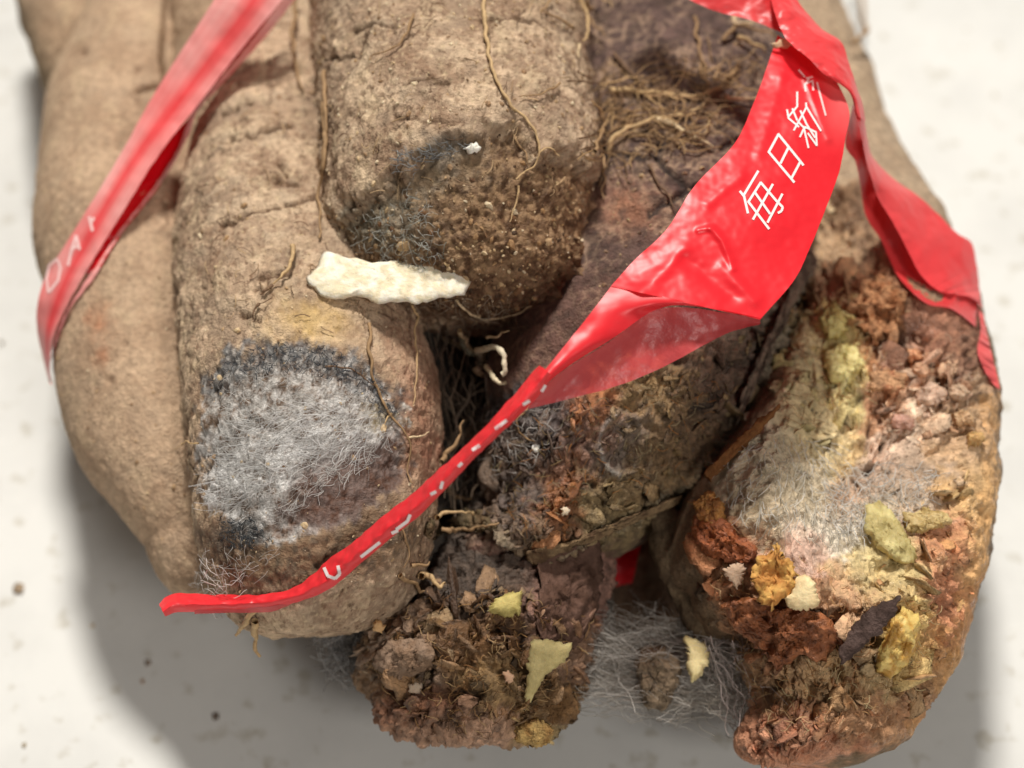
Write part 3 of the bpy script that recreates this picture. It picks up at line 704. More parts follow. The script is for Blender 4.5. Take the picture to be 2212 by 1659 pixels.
e_roots = [
    ([(1275, 330, .3), (1300, 270, .1), (1280, 220)], .04, R2), ([(1310, 195), (1400, 200), (1440, 206), (1520, 205), (1570, 170), (1600, 145)], .06, R1), ([(1400, 210), (1480, 212), (1530, 220)], .04, R2),
    ([(1310, 330, .1), (1330, 300, .15), (1370, 275, .15), (1420, 255, .1), (1500, 245), (1540, 190)], .055, R1), ([(1420, 260), (1470, 280, .1), (1520, 310, .1), (1540, 322)], .06, R4),
    ([(1350, 245), (1420, 238), (1480, 230)], .035, R2), ([(1290, 240), (1330, 210), (1300, 260)], .03, R2), ([(1500, 40, .2), (1505, 90, .1), (1520, 140), (1530, 200)], .04, R2),
    ([(1250, 0, .4), (1280, 50, .3), (1310, 85, .2)], .045, R2), ([(1285, -5, .4), (1310, 10, .5), (1335, 28, .5)], .03, R1), ([(1325, 110), (1365, 160), (1410, 205), (1450, 225)], .035, R3),
    ([(1575, 40, .2), (1595, 60, .3), (1620, 60, .4)], .05, R4), ([(1590, 80, .1), (1630, 100, .2), (1650, 120, .2)], .06, R1), ([(1560, 90), (1590, 60, .2), (1640, 70, .2), (1670, 85, .3)], .05, R2),
    ([(1420, 275), (1400, 310), (1420, 340)], .035, R3), ([(1300, 330), (1305, 390, .1), (1300, 430)], .035, R2), ([(1450, 300), (1490, 330), (1560, 320)], .03, R2), ([(1570, 212), (1600, 215, .1), (1640, 213, .1)], .05, (214, 178, 140)),
    ([(1340, 275), (1300, 290), (1285, 300)], .04, R2), ([(1350, 290), (1420, 300), (1380, 320)], .03, R3), ([(1480, 285), (1510, 260), (1550, 250)], .03, R2), ([(1330, 255), (1390, 262), (1460, 250), (1500, 230)], .03, R2),
    ([(1540, 250), (1520, 290), (1490, 285)], .025, R1), ([(1400, 355), (1440, 420), (1470, 470)], .03, R3), ([(1600, 130), (1560, 190), (1500, 215)], .03, R2),
    ([(960, 1040, .1), (985, 1070), (1020, 1085)], .06, R2), ([(950, 1000, .1), (990, 945, .3), (1000, 900, .2)], .05, R2), ([(990, 700, .6), (1010, 740, .6), (1020, 760, .6)], .04, R4), ([(1080, 740, .6), (1120, 720, .5)], .03, R4),
    ([(935, 1120, .2), (980, 1105, .1), (1030, 1110)], .045, R1), ([(950, 1140, .2), (1000, 1150, .1), (1080, 1130)], .05, R2), ([(1150, 860), (1120, 920), (1160, 960)], .03, R2)]
for pts, r, c in e_roots: rootlet(tE, pts, r, c, 0.06, 0.07)
for pts, r, c in [([(1790, 445, .3), (1798, 470, .3)], .06, R4), ([(1835, -40, .8), (1858, 30, 1.0), (1856, 85, .7), (1834, 106, .3)], .075, R2), ([(1490, 1085), (1530, 1105, .1), (1560, 1130)], .03, R2)]:
    rootlet(tF, pts, r, c, 0.1, 0.03, 0.8)
# curly white roots in the dark gap
for pts, r, c in [([(1002, 735, .6), (1010, 760, .65), (1030, 772, .7), (1085, 760, .75), (1110, 765, .7), (1112, 800, .6), (1100, 815, .6)], .075, (226, 214, 186)),
                  ([(1070, 800, .5), (1090, 822, .5), (1108, 826, .5)], .055, (214, 200, 168)), ([(1030, 775, .6), (1045, 800, .5), (1060, 815, .4)], .07, (180, 160, 134)), ([(960, 735, .7), (1000, 765, .6)], .02, R1)]:
    rootlet(tE, pts, r, c, 0.3, 0.03, 0.7)

# ------------------------------------------------------------------ scattered crumbs of rotten pulp
_t = (1 + 5 ** .5) / 2
ICO_V = nrm(np.array([(-1, _t, 0), (1, _t, 0), (-1, -_t, 0), (1, -_t, 0), (0, -1, _t), (0, 1, _t), (0, -1, -_t), (0, 1, -_t), (_t, 0, -1), (_t, 0, 1), (-_t, 0, -1), (-_t, 0, 1)], float))
ICO_F = np.array([(0, 11, 5), (0, 5, 1), (0, 1, 7), (0, 7, 10), (0, 10, 11), (1, 5, 9), (5, 11, 4), (11, 10, 2), (10, 7, 6), (7, 1, 8), (3, 9, 4), (3, 4, 2), (3, 2, 6), (3, 6, 8), (3, 8, 9), (4, 9, 5), (2, 4, 11), (6, 2, 10), (8, 6, 7), (9, 8, 1)])
def _sub(V, F):
    V = list(map(tuple, V)); cache = {}; out = []
    def mid(a, b):
        k = (min(a, b), max(a, b))
        if k not in cache:
            V.append(tuple(nrm((np.array(V[a]) + np.array(V[b])) / 2))); cache[k] = len(V) - 1
        return cache[k]
    for a, b, c in F:
        x, y, z = mid(a, b), mid(b, c), mid(c, a)
        out += [(a, x, z), (b, y, x), (c, z, y), (x, y, z)]
    return np.array(V), np.array(out)
ICO2_V, ICO2_F = _sub(ICO_V, ICO_F)
def crumb(bag, p, n, size, flat, col, fine=False, jag=0.28, tilt=0.5):
    bV, bF = (ICO2_V, ICO2_F) if fine else (ICO_V, ICO_F)
    V = bV * (1 + jag * rng.uniform(-1, 1, (len(bV), 1)))
    sc = size * np.array([rng.uniform(0.7, 1.5), rng.uniform(0.6, 1.1), flat * rng.uniform(0.7, 1.3)])
    a = nrm(np.cross(n, rng.normal(size=3))); b = np.cross(n, a)
    n2 = nrm(n + tilt * rng.normal(size=3)); a = nrm(a - n2 * (a @ n2)); b = np.cross(n2, a)
    V = p + (V * sc) @ np.stack([a, b, n2])
    bag.add(V, bF, np.clip(col * (0.8 + 0.4 * rng.random((len(V), 1))), 0, 1))
def scatter(key, poly, count, size, flat, pal=None, keep=0.5, fine=True, dark=1.0):
    par, G = BODY[key]
    X, nn = G[0], G[4]
    u, v, dep = proj(X)
    fr = (nn * nrm(CAM - X)).sum(1)
    ins = (inpoly(u, v, poly) + 14 * fbm(X, 2.0, 2, off=3) > 0) & (fr > 0.12)
    ins &= fbm(X, 1.7, 3, off=88) > keep - 0.6
    cand = np.where(ins)[0]
    if len(cand) == 0: return
    bag = Bag()
    for q in rng.choice(cand, int(count * (0.4 if key == 'F' else 0.75))):
        flat_ = flat * (0.4 if key == 'F' else 0.5)
        s = size * (0.75 if key == 'F' else 0.85) * rng.lognormal(0, 0.5)
        c = G[2][q]
        if pal is not None and rng.random() < 0.6: c = 0.5 * c + 0.55 * lin(pal[rng.integers(len(pal))])
        crumb(bag, X[q] + nn[q] * s * 0.1, nn[q], s * 1.35, flat_ * 0.55, c * dark * rng.uniform(0.65, 1.3), fine, 0.42, 0.9)
    return obj('pulp_crumbs', bag.mesh('pulp_crumbs', M_ROT, True, 0.5), par, kind='stuff')
BROWN = [(150, 106, 62), (120, 82, 50), (176, 128, 80), (98, 66, 42), (190, 140, 90), (160, 92, 52)]
scatter('F', [(1640, 1370), (1780, 1390), (1990, 1420), (2010, 1510), (1830, 1560), (1660, 1620), (1620, 1560)], 420, 0.10, 0.7, BROWN)
scatter('F', [(1620, 1560), (1760, 1540), (1800, 1580), (1640, 1640)], 260, 0.075, 0.8, [(190, 124, 92), (176, 104, 74), (206, 150, 118)])
scatter('F', [(1720, 560), (1880, 590), (1960, 650), (1930, 740), (1850, 690), (1750, 720)], 180, 0.10, 0.6, [(190, 136, 90), (160, 100, 60), (206, 156, 110)])
scatter('F', [(1770, 640), (1850, 640), (1870, 860), (1800, 980), (1690, 940), (1680, 760)], 200, 0.10, 0.6, [(206, 190, 120), (180, 166, 104), (220, 208, 150)])
scatter('F', [(1860, 740), (2060, 720), (2120, 870), (2090, 940), (1900, 960)], 260, 0.11, 0.7, [(232, 204, 176), (206, 150, 112), (220, 176, 150), (190, 150, 128)])
scatter('F', [(1900, 1160), (2110, 1000), (2110, 1260), (2040, 1420), (1900, 1480), (1880, 1260)], 260, 0.085, 0.5, [(206, 130, 84), (190, 150, 90), (214, 180, 120)])
scatter('F', [(1480, 1130), (1650, 1150), (1700, 1260), (1850, 1280), (1860, 1400), (1640, 1420), (1520, 1310)], 260, 0.085, 0.6, [(170, 96, 54), (150, 80, 44), (196, 130, 84), (130, 76, 44)])
scatter('F', [(1560, 940), (1700, 830), (2080, 930), (2090, 1080), (1880, 1180), (1560, 1140)], 160, 0.05, 0.5, [(180, 160, 140), (160, 140, 116), (200, 176, 150)])
scatter('E', [(1020, 900), (1150, 860), (1280, 850), (1200, 1000), (1170, 1200), (1040, 1110)], 330, 0.07, 0.7, [(100, 88, 84), (130, 108, 90), (84, 74, 70)])
scatter('E', [(1250, 860), (1330, 850), (1260, 1000), (1220, 1200), (1160, 1190), (1190, 1030)], 200, 0.07, 0.6, [(170, 100, 46), (150, 88, 44), (196, 130, 76)])
scatter('E', [(1310, 850), (1520, 760), (1720, 640), (1640, 860), (1520, 1040), (1280, 1140)], 260, 0.07, 0.45, [(120, 98, 62), (90, 68, 50), (150, 128, 88)])
scatter('E', [(1150, 1150), (1480, 1060), (1480, 1100), (1300, 1180), (1160, 1225), (1040, 1110)], 200, 0.06, 0.5, [(150, 134, 100), (170, 152, 118), (120, 100, 70)])
scatter('H', [(760, 1390), (960, 1260), (1280, 1300), (1260, 1560), (1060, 1540), (900, 1480), (800, 1470)], 760, 0.075, 0.6, [(190, 160, 120), (140, 96, 54), (116, 78, 44), (166, 128, 80), (176, 140, 104), (90, 62, 40)], dark=0.95)
scatter('H', [(980, 1540), (1140, 1560), (1120, 1600), (1240, 1600), (1250, 1530)], 90, 0.09, 0.7, [(200, 170, 110), (150, 110, 60)])
scatter('H', [(800, 1480), (1040, 1490), (1080, 1590), (900, 1590)], 90, 0.06, 0.5, [(186, 150, 122), (150, 110, 80)])
# dry mud grains and grit on the healthy skins
def grit(key, poly, count, size, pal):
    par, G = BODY[key]
    u, v, dep = proj(G[0]); fr = (G[4] * nrm(CAM - G[0])).sum(1)
    cand = np.where((inpoly(u, v, poly) > 0) & (fr > 0.1))[0]
    bag = Bag()
    for q in rng.choice(cand, count):
        crumb(bag, G[0][q], G[4][q], size * rng.lognormal(0, 0.5), 0.7, lin(pal[rng.integers(len(pal))]))
    obj('mud_grains', bag.mesh('mud_grains', M_CHIP, False, 0.7), par, kind='stuff')
MUDP = [(206, 178, 140), (180, 148, 112), (150, 120, 90), (222, 200, 166)]
grit('A', [(670, -30), (1270, -30), (1300, 480), (1040, 720), (700, 540)], 900, 0.022, MUDP)
grit('A', [(760, 440), (1100, 280), (1300, 420), (1280, 560), (1050, 715), (720, 540)], 420, 0.03, [(150, 116, 80), (96, 68, 46), (186, 156, 116), (70, 50, 34), (120, 88, 60)])
grit('B', [(380, 150), (700, 150), (940, 800), (940, 1250), (450, 1300)], 480, 0.02, MUDP)
grit('C', [(80, 300), (480, 300), (500, 1000), (430, 1280), (120, 850)], 250, 0.018, MUDP)
grit('E', [(1280, 90), (1660, 90), (1500, 420), (1290, 700)], 350, 0.022, [(150, 120, 96), (120, 96, 80), (190, 160, 124)])

# ------------------------------------------------------------------ mould threads
def threads(name, par, starts, length, flow, r, pal, h=(0.02, 0.1), curl=0.35, n=7, mat=None, arch=0.05):
    bag = Bag()
    for (a, b) in starts:
        L = length * rng.uniform(0.5, 1.3); ang = flow(a, b) + rng.normal(0, 0.18)
        q = []
        h0 = rng.uniform(*h)
        for k in range(n):
            p = lift(a, b, h0 + arch * math.sin(math.pi * k / (n - 1)))
            q.append(p); ang += rng.normal(0, curl)
            a += math.cos(ang) * L / n; b += math.sin(ang) * L / n
        q = np.array(q)
        k3 = np.ones(3) / 3
        q = np.stack([np.convolve(np.pad(q[:, i], 1, 'edge'), k3, 'valid') for i in range(3)], 1)
        V, F = tube(q, r * rng.uniform(0.6, 1.4), 3)
        bag.add(V, F, lin(pal[rng.integers(len(pal))]) * rng.uniform(0.75, 1.15))
    return obj(name, bag.mesh(name, mat or M_FUZZ, True, 0.7), par, kind='stuff')
def pts_in(poly, n, dens=None):
    poly = np.array(poly, float); lo, hi = poly.min(0), poly.max(0); out = []
    while len(out) < n:
        q = rng.uniform(lo, hi, (n, 2))
        m = inpoly(q[:, 0], q[:, 1], poly) > 0
        if dens is not None: m &= rng.random(n) < dens(q[:, 0], q[:, 1])
        out += list(map(tuple, q[m]))
    return out[:n]
GREYS = [(232, 230, 226), (212, 208, 204), (244, 242, 238), (190, 184, 178), (222, 218, 212)]
fan = lambda a, b: math.atan2((b - 860) * 1.1, (a - 900)) + (0.25 if b > 950 else 0)
dens = lambda a, b: np.clip(0.35 + 0.9 * np.exp(-((b - (1010 - 0.25 * (a - 560))) / 90.0) ** 2), 0, 1) * (1 - 0.8 * sst(700, 860, a) * sst(960, 1060, b))
threads('mould_threads', tB, pts_in([(490, 850), (540, 800), (680, 800), (800, 850), (850, 920), (820, 1000), (700, 1060), (640, 1120), (540, 1150), (490, 1090), (480, 980)], 1200, dens), 40, fan, 0.004, GREYS, (0.008, 0.035), 0.42, arch=0.02)
threads('mould_threads', tB, pts_in([(540, 900), (700, 860), (820, 890), (800, 970), (640, 1010), (500, 1110), (460, 1080)], 320), 70, fan, 0.005, [(244, 242, 240), (232, 230, 228)], (0.02, 0.06), 0.25, arch=0.02)
threads('mould_threads', tB, pts_in([(445, 830), (510, 765), (600, 745), (690, 750), (770, 785), (830, 835), (860, 890), (830, 900), (760, 835), (640, 800), (520, 810)], 320), 18, lambda a, b: rng.uniform(0, 6.28), 0.008, [(70, 74, 82), (88, 92, 98), (56, 60, 66), (120, 122, 124)], (0.02, 0.09), 0.7, 5)
threads('mould_threads', tB, pts_in([(470, 1120), (560, 1130), (590, 1170), (500, 1190)], 150), 18, lambda a, b: rng.uniform(0, 6.28), 0.008, [(70, 74, 80), (56, 60, 64)], (0.02, 0.08), 0.7, 5)
threads('mould_threads', tB, pts_in([(420, 1210), (530, 1190), (600, 1220), (520, 1270), (440, 1290)], 70), 50, lambda a, b: rng.uniform(0, 6.28), 0.005, [(214, 208, 202), (190, 182, 174)], (0.03, 0.12), 0.6)
threads('mould_threads', tB, pts_in([(430, 1240), (510, 1240), (500, 1290), (430, 1300)], 34), 70, lambda a, b: rng.uniform(0, 6.28), 0.006, [(240, 232, 226)], (0.2, 0.5), 0.7)
threads('mould_threads', tA, pts_in([(770, 490), (900, 400), (980, 560), (900, 590), (770, 560)], 170), 34, lambda a, b: rng.uniform(0, 6.28), 0.0065, [(170, 168, 160), (140, 140, 128), (190, 190, 182)], (0.02, 0.1), 0.5)
threads('mould_threads', tA, pts_in([(850, 340), (980, 300), (1040, 310), (960, 350), (880, 380)], 90), 30, lambda a, b: math.pi + 0.2, 0.006, [(170, 172, 172), (140, 142, 144)], (0.02, 0.08), 0.4)
threads('mould_threads', tA, pts_in([(860, 640), (1150, 640), (1100, 720), (950, 710)], 110), 60, lambda a, b: rng.uniform(0, 6.28), 0.006, [(150, 128, 104), (180, 164, 144)], (0.02, 0.12), 0.5)
threads('mould_threads', tF, pts_in([(1560, 1010), (1680, 920), (1800, 960), (1900, 1080), (1880, 1150), (1760, 1170), (1600, 1110)], 300), 48, lambda a, b: math.atan2(b - 900, a - 1700), 0.007, [(216, 210, 196), (198, 190, 172), (232, 228, 220)], (0.03, 0.16), 0.3)
threads('mould_threads', tF, pts_in([(1780, 1040), (1960, 1000), (2040, 1050), (1960, 1120), (1860, 1170), (1780, 1130)], 220), 44, lambda a, b: rng.uniform(0, 6.28), 0.007, [(228, 226, 220), (210, 204, 196)], (0.03, 0.16), 0.4)
threads('mould_threads', tE, pts_in([(1040, 900), (1200, 880), (1180, 1000), (1060, 1050)], 120), 40, lambda a, b: rng.uniform(0, 6.28), 0.011, [(170, 164, 158), (140, 130, 122)], (0.02, 0.08), 0.6)

PULP = [(206, 160, 110), (190, 136, 92), (222, 186, 140), (160, 112, 70), (214, 196, 150)]
anyd = lambda a, b: rng.uniform(0, 6.28)
threads('pulp_fibres', tF, pts_in([(1700, 600), (1900, 620), (1960, 680), (1880, 860), (1700, 960)], 260), 42, anyd, 0.007, PULP, (0.03, 0.12), 0.6, 6, M_FUZZ)
threads('pulp_fibres', tF, pts_in([(1500, 1120), (1700, 1180), (1900, 1300), (2040, 1300), (2000, 1500), (1660, 1610), (1600, 1420)], 420), 40, anyd, 0.007, PULP, (0.03, 0.12), 0.6, 6, M_FUZZ)
threads('pulp_fibres', tF, pts_in([(1880, 740), (2100, 740), (2110, 930), (1900, 950)], 160), 34, anyd, 0.007, [(232, 206, 180), (214, 172, 138), (196, 150, 116)], (0.03, 0.1), 0.6, 6, M_FUZZ)
threads('pulp_fibres', tH, pts_in([(800, 1380), (960, 1270), (1270, 1300), (1240, 1540), (1000, 1590), (820, 1520)], 360), 40, anyd, 0.007, [(170, 130, 84), (130, 92, 56), (198, 166, 120), (104, 74, 46)], (0.03, 0.14), 0.6, 6, M_FUZZ)
threads('pulp_fibres', tE, pts_in([(1060, 950), (1280, 860), (1520, 780), (1600, 880), (1500, 1040), (1300, 1130), (1160, 1190), (1060, 1100)], 320), 40, anyd, 0.006, [(150, 124, 84), (120, 96, 64), (176, 120, 66), (160, 146, 114)], (0.03, 0.1), 0.6, 6, M_FUZZ)
threads('skin_hairs', tA, pts_in([(680, -20), (1260, -20), (1290, 420), (700, 440)], 70), 46, anyd, 0.009, [(190, 160, 122), (150, 122, 92), (120, 94, 72)], (0.02, 0.07), 0.5, 6, M_HAIR)
threads('skin_hairs', tB, pts_in([(400, 280), (690, 200), (690, 520), (900, 740), (460, 720)], 60), 40, anyd, 0.009, [(190, 160, 122), (150, 122, 92), (120, 94, 72)], (0.02, 0.07), 0.5, 6, M_HAIR)
threads('skin_hairs', tE, pts_in([(1280, 170), (1620, 120), (1560, 300), (1300, 350)], 240), 75, lambda a, b: rng.choice([0, 3.14]) + rng.normal(0, 0.6), 0.014, [(190, 156, 112), (150, 120, 86), (120, 92, 66)], (0.02, 0.18), 0.4, 7, M_HAIR)

# web of threads hanging in the gap at the front
def web(name, n, anchors, pal, r, sag):
    bag = Bag()
    for _ in range(n):
        (a0, b0, z0, s0), (a1, b1, z1, s1) = [anchors[i] for i in rng.choice(len(anchors), 2, replace=False)]
        p0 = P(a0 + rng.normal(0, s0), b0 + rng.normal(0, s0), max(-1.5, z0 + rng.normal(0, 0.25))); p1 = P(a1 + rng.normal(0, s1), b1 + rng.normal(0, s1), max(-1.5, z1 + rng.normal(0, 0.25)))
        t = np.linspace(0, 1, 18)[:, None]
        q = p0 + (p1 - p0) * t
        q += 0.10 * np.stack([noise(q * 5 + 11 * i) for i in range(3)], 1) * np.sin(np.pi * t) + 0.30 * np.stack([noise(q * 1.6 + 31 * i + rng.uniform(0, 50)) for i in range(3)], 1) * np.sin(np.pi * t)
        q[:, 2] -= sag * rng.random() * np.sin(np.pi * t[:, 0])
        q[:, 2] = np.maximum(q[:, 2], TZ + 0.05)
        V, F = tube(q, r * rng.uniform(0.5, 1.5), 3)
        bag.add(V, F, lin(pal[rng.integers(len(pal))]))
    return bag.mesh(name, M_WEB, True, 0.7)
WEBC = [(170, 162, 152), (146, 138, 128), (192, 186, 178), (128, 118, 108)]
anch = [(1260, 1390, 2.0, 36), (1250, 1470, 1.6, 30), (1310, 1360, 2.0, 26), (1400, 1370, 2.0, 36), (1440, 1450, 1.5, 40), (1430, 1500, 1.2, 30), (1530, 1380, 2.0, 26), (1560, 1470, 1.4, 30), (1610, 1500, 1.5, 30), (1640, 1420, 2.0, 24), (1500, 1500, 1.2, 30)]
obj('mould_web', web('mould_web', 1100, anch, [(206, 200, 192), (180, 172, 162), (226, 220, 212), (150, 140, 128)], 0.0048, 0.25), None, 'grey cobweb of mould threads stretched between the front stub and the open right tuber', 'mould', kind='stuff')
anch2 = [(760, 1400, 1.5, 30), (720, 1390, 1.4, 24), (700, 1370, 1.8, 18), (780, 1440, 1.4, 24), (830, 1350, 2.0, 24), (880, 1300, 2.2, 24), (730, 1440, 1.0, 20)]
obj('mould_threads', web('stub_web', 240, anch2, [(150, 148, 148), (128, 124, 122), (176, 174, 172)], 0.008, 0.15), tH, kind='stuff')
anch3 = [(1530, 1390, 2.3, 14), (1590, 1390, 2.4, 14), (1640, 1440, 2.4, 16), (1720, 1500, 2.3, 14), (1600, 1560, 1.4, 16), (1630, 1620, 1.4, 10), (1560, 1500, 1.2, 20), (1690, 1480, 2.3, 14)]
obj('mould_threads', web('fork_web', 130, anch3, [(206, 190, 184), (176, 164, 156)], 0.009, 0.05), tF, kind='stuff')
anch4 = [(960, 700, 5.0, 20), (1000, 770, 4.0, 26), (960, 900, 3.2, 20), (1060, 820, 4.0, 26), (1040, 940, 3.6, 20), (950, 1060, 3.0, 20), (1000, 1100, 3.0, 26)]
obj('mould_threads', web('gap_web', 46, anch4, [(150, 130, 110), (120, 104, 90)], 0.012, 0.1), tE, kind='stuff')

# ------------------------------------------------------------------ chips, lumps and flaps: closed thick pieces
def slab(poly, base, thick, col, rough=0.017, bulge=0.6, nrmw=0.5, rings=22, nk=90, wet=0.75, col2=None, cf=6.0, jag=2.0, tilt=None, hollow=0.0, lf=0.0, conform=None):
    """thick irregular piece whose outline lies over image places; base = clearance above skin, or ('z', height)"""
    poly = np.array(poly, float)
    ctr = poly.mean(0)
    if isinstance(base, tuple): pc = P(ctr[0], ctr[1], base[1]); n = np.array([0, -0.3, 1.0])
    else:
        pc, n, _ = surf(*ctr); pc = pc + nrm(CAM - pc) * base
        nn_ = np.array([surf(*(ctr + (q - ctr) * 0.6))[1] for q in poly]); n = nrm(nn_.mean(0))
    view = nrm(CAM - pc)
    if tilt is not None: n = np.array(tilt, float)
    n = nrm(view * (1 - nrmw) + nrm(n) * nrmw)
    cl = np.vstack([poly, poly[:1]])
    L = np.concatenate([[0], np.cumsum(np.linalg.norm(np.diff(cl, axis=0), axis=1))])
    t = np.linspace(0, L[-1], nk, endpoint=False)
    ob = np.stack([np.interp(t, L, cl[:, i]) for i in range(2)], 1)
    ob = 0.5 * ob + 0.25 * np.roll(ob, 1, 0) + 0.25 * np.roll(ob, -1, 0)
    jg = rng.normal(0, jag, (nk, 2)); jg = (jg + np.roll(jg, 1, 0)) * 0.7
    def on_plane(a):
        d = FWD + RGT[None] * ((a[:, 0:1] - 1106.0) / FPX) - UP[None] * ((a[:, 1:2] - 829.5) / FPX)
        return CAM + d * (((pc - CAM) @ n) / (d @ n))[:, None]
    if conform is not None:
        def on_plane(a):
            dep = np.array([(surf(x + conform[0], y + conform[1])[0] - CAM) @ FWD for x, y in a])
            for _ in range(3): dep = 0.5 * dep + 0.25 * np.roll(dep, 3) + 0.25 * np.roll(dep, -3)
            return np.array([PD(x, y, d - base) for (x, y), d in zip(a, dep)])
    V = []
    for k in range(rings + 1):
        s = (k / rings)
        q = ctr + (ob - ctr) * max(s, 0.002) + jg * s ** 5
        h = thick * ((1 - s ** 2.4) ** 0.5 * bulge + (1 - bulge) * (1 - s ** 10)) * (1 - hollow * math.cos(s * math.pi / 2) ** 2)
        V.append(on_plane(q) + n * h)
    for k in range(rings - 1, -1, -1):
        s = k / rings
        q = ctr + (ob - ctr) * max(s, 0.002) + jg * s ** 5
        V.append(on_plane(q) - n * thick * 0.35 * (1 - s ** 6))
    V = np.array(V); m = len(V); V = V.reshape(-1, 3)
    V = V + rough * np.stack([fbm(V, cf, 4, 0.6, off=17 * i + ctr[0]) for i in range(3)], 1)
    if lf: V = V + n * (lf * ridge(V, 2.6, 3, ctr[1]) - lf)[:, None]
    i = np.arange(m - 1)[:, None] * nk; j = np.arange(nk)[None]; k = (j + 1) % nk
    F = np.stack([i + j, i + nk + j, i + nk + k, i + k], -1).reshape(-1, 4)
    c = np.broadcast_to(lin(col), V.shape)
    if col2 is not None: c = mixc(c, lin(col2), sst(-0.25, 0.4, fbm(V, cf * 0.6, 4, off=ctr[0] * 0.1)))
    return V, F, np.clip(c * (0.92 + 0.16 * rng.random((len(V), 1))), 0, 1), wet
def piece(name, poly, base, thick, col, parent=None, label=None, cat=None, group=None, mat=None, **kw):
    V, F, c, wt = slab(poly, base, thick, col, **kw)
    return obj(name, mesh(name, V, F, c, wt, True, mat or M_CHIP), parent, label, cat, group)
# the cream flake across the two tubers
piece('pulp_flake', [(656, 604), (686, 576), (692, 546), (712, 544), (730, 556), (770, 556), (800, 570), (850, 562), (900, 574), (940, 570), (985, 582), (1022, 592), (1020, 606), (1008, 634), (985, 642), (940, 648), (900, 658), (850, 650), (815, 658), (770, 638), (730, 648), (690, 638)],
      0.50, 0.11, (246, 238, 218), None, 'long cream white flake of dry pulp bridging the top tuber and the mouldy front one', 'flake', None, rough=0.014, col2=(228, 214, 182), nrmw=0.6, tilt=(0, 0.2, 1), jag=1.8, bulge=0.25, cf=9)
piece('pulp_flake', [(1000, 322), (1012, 308), (1030, 306), (1040, 318), (1030, 332), (1008, 330)], 0.05, 0.10, (240, 234, 220), None, 'tiny white flake stuck on the top tuber beside its rotten end', 'flake', rough=0.017, nk=30, rings=8)
piece('pulp_flake', [(1146, 966), (1156, 958), (1168, 966), (1164, 978), (1150, 976)], 0.06, 0.08, (238, 232, 220), None, 'tiny white flake on the torn end just under the twisted tape', 'flake', rough=0.011, nk=24, rings=8)
GC_ = 'pale chips lying in the rotten pulp'
piece('pulp_chip', [(1692, 1292), (1710, 1275), (1724, 1242), (1742, 1238), (1760, 1256), (1770, 1296), (1768, 1312), (1740, 1318), (1715, 1322), (1698, 1310)], 0.35, 0.22, (242, 220, 172), None, 'cream white rounded chip leaning on the torn orange piece in the open tuber', 'chip', GC_, col2=(232, 206, 158), rough=0.0077, nrmw=0.3)
piece('pulp_chip', [(1562, 1230), (1580, 1218), (1596, 1216), (1614, 1226), (1608, 1248), (1592, 1274), (1584, 1262), (1570, 1246)], 0.3, 0.10, (196, 166, 140), None, 'pinkish grey heart shaped chip in the rusty part of the open tuber', 'chip', GC_, rough=0.0060, nrmw=0.3)
piece('pulp_chip', [(1478, 1376), (1502, 1376), (1528, 1394), (1532, 1440), (1518, 1444), (1510, 1468), (1494, 1476), (1486, 1450), (1484, 1410)], ('z', 2.3), 0.2, (234, 214, 160), None, 'slim cream chip standing in the grey mould web', 'chip', GC_, col2=(210, 190, 136), rough=0.0060, nrmw=0.3)
piece('pulp_chip', [(1146, 1384), (1180, 1382), (1236, 1392), (1226, 1420), (1206, 1440), (1180, 1456), (1160, 1490), (1146, 1520), (1130, 1522), (1136, 1470), (1142, 1420)], 0.3, 0.12, (196, 180, 126), None, 'flat yellowish chip with a pointed tail on the crumbled front stub', 'chip', GC_, col2=(180, 164, 112), rough=0.0060, nrmw=0.4)
piece('pulp_chip', [(1052, 1322), (1066, 1296), (1092, 1282), (1128, 1276), (1126, 1300), (1126, 1326), (1100, 1332), (1070, 1330)], 0.3, 0.25, (196, 180, 112), None, 'small leaf shaped yellow chip at the top of the front stub', 'chip', GC_, col2=(170, 156, 92), rough=0.0060, nrmw=0.4)
piece('pulp_chip', [(884, 1474), (900, 1468), (914, 1478), (912, 1494), (894, 1500), (882, 1490)], 0.16, 0.16, (206, 184, 160), None, 'little round pinkish white bead on the lower left of the front stub', 'chip', GC_, rough=0.0038, nk=36)
piece('pulp_chip', [(1086, 1454), (1100, 1450), (1112, 1460), (1108, 1474), (1092, 1474)], 0.16, 0.12, (214, 172, 140), None, 'little orange pink bead beside the pointed yellowish chip', 'chip', GC_, rough=0.0038, nk=36)
piece('pulp_chip', [(806, 1342), (820, 1338), (832, 1352), (826, 1366), (808, 1362)], 0.25, 0.14, (212, 172, 122), None, 'small orange tan crumb under the rim of the mouldy front tuber', 'chip', GC_, rough=0.0038, nk=36)
piece('pulp_chip', [(1212, 1096), (1222, 1092), (1232, 1100), (1228, 1112), (1216, 1112)], 0.1, 0.1, (226, 206, 178), None, 'little ivory bead on the torn orange end of the dark tuber', 'chip', GC_, rough=0.0028, nk=30)
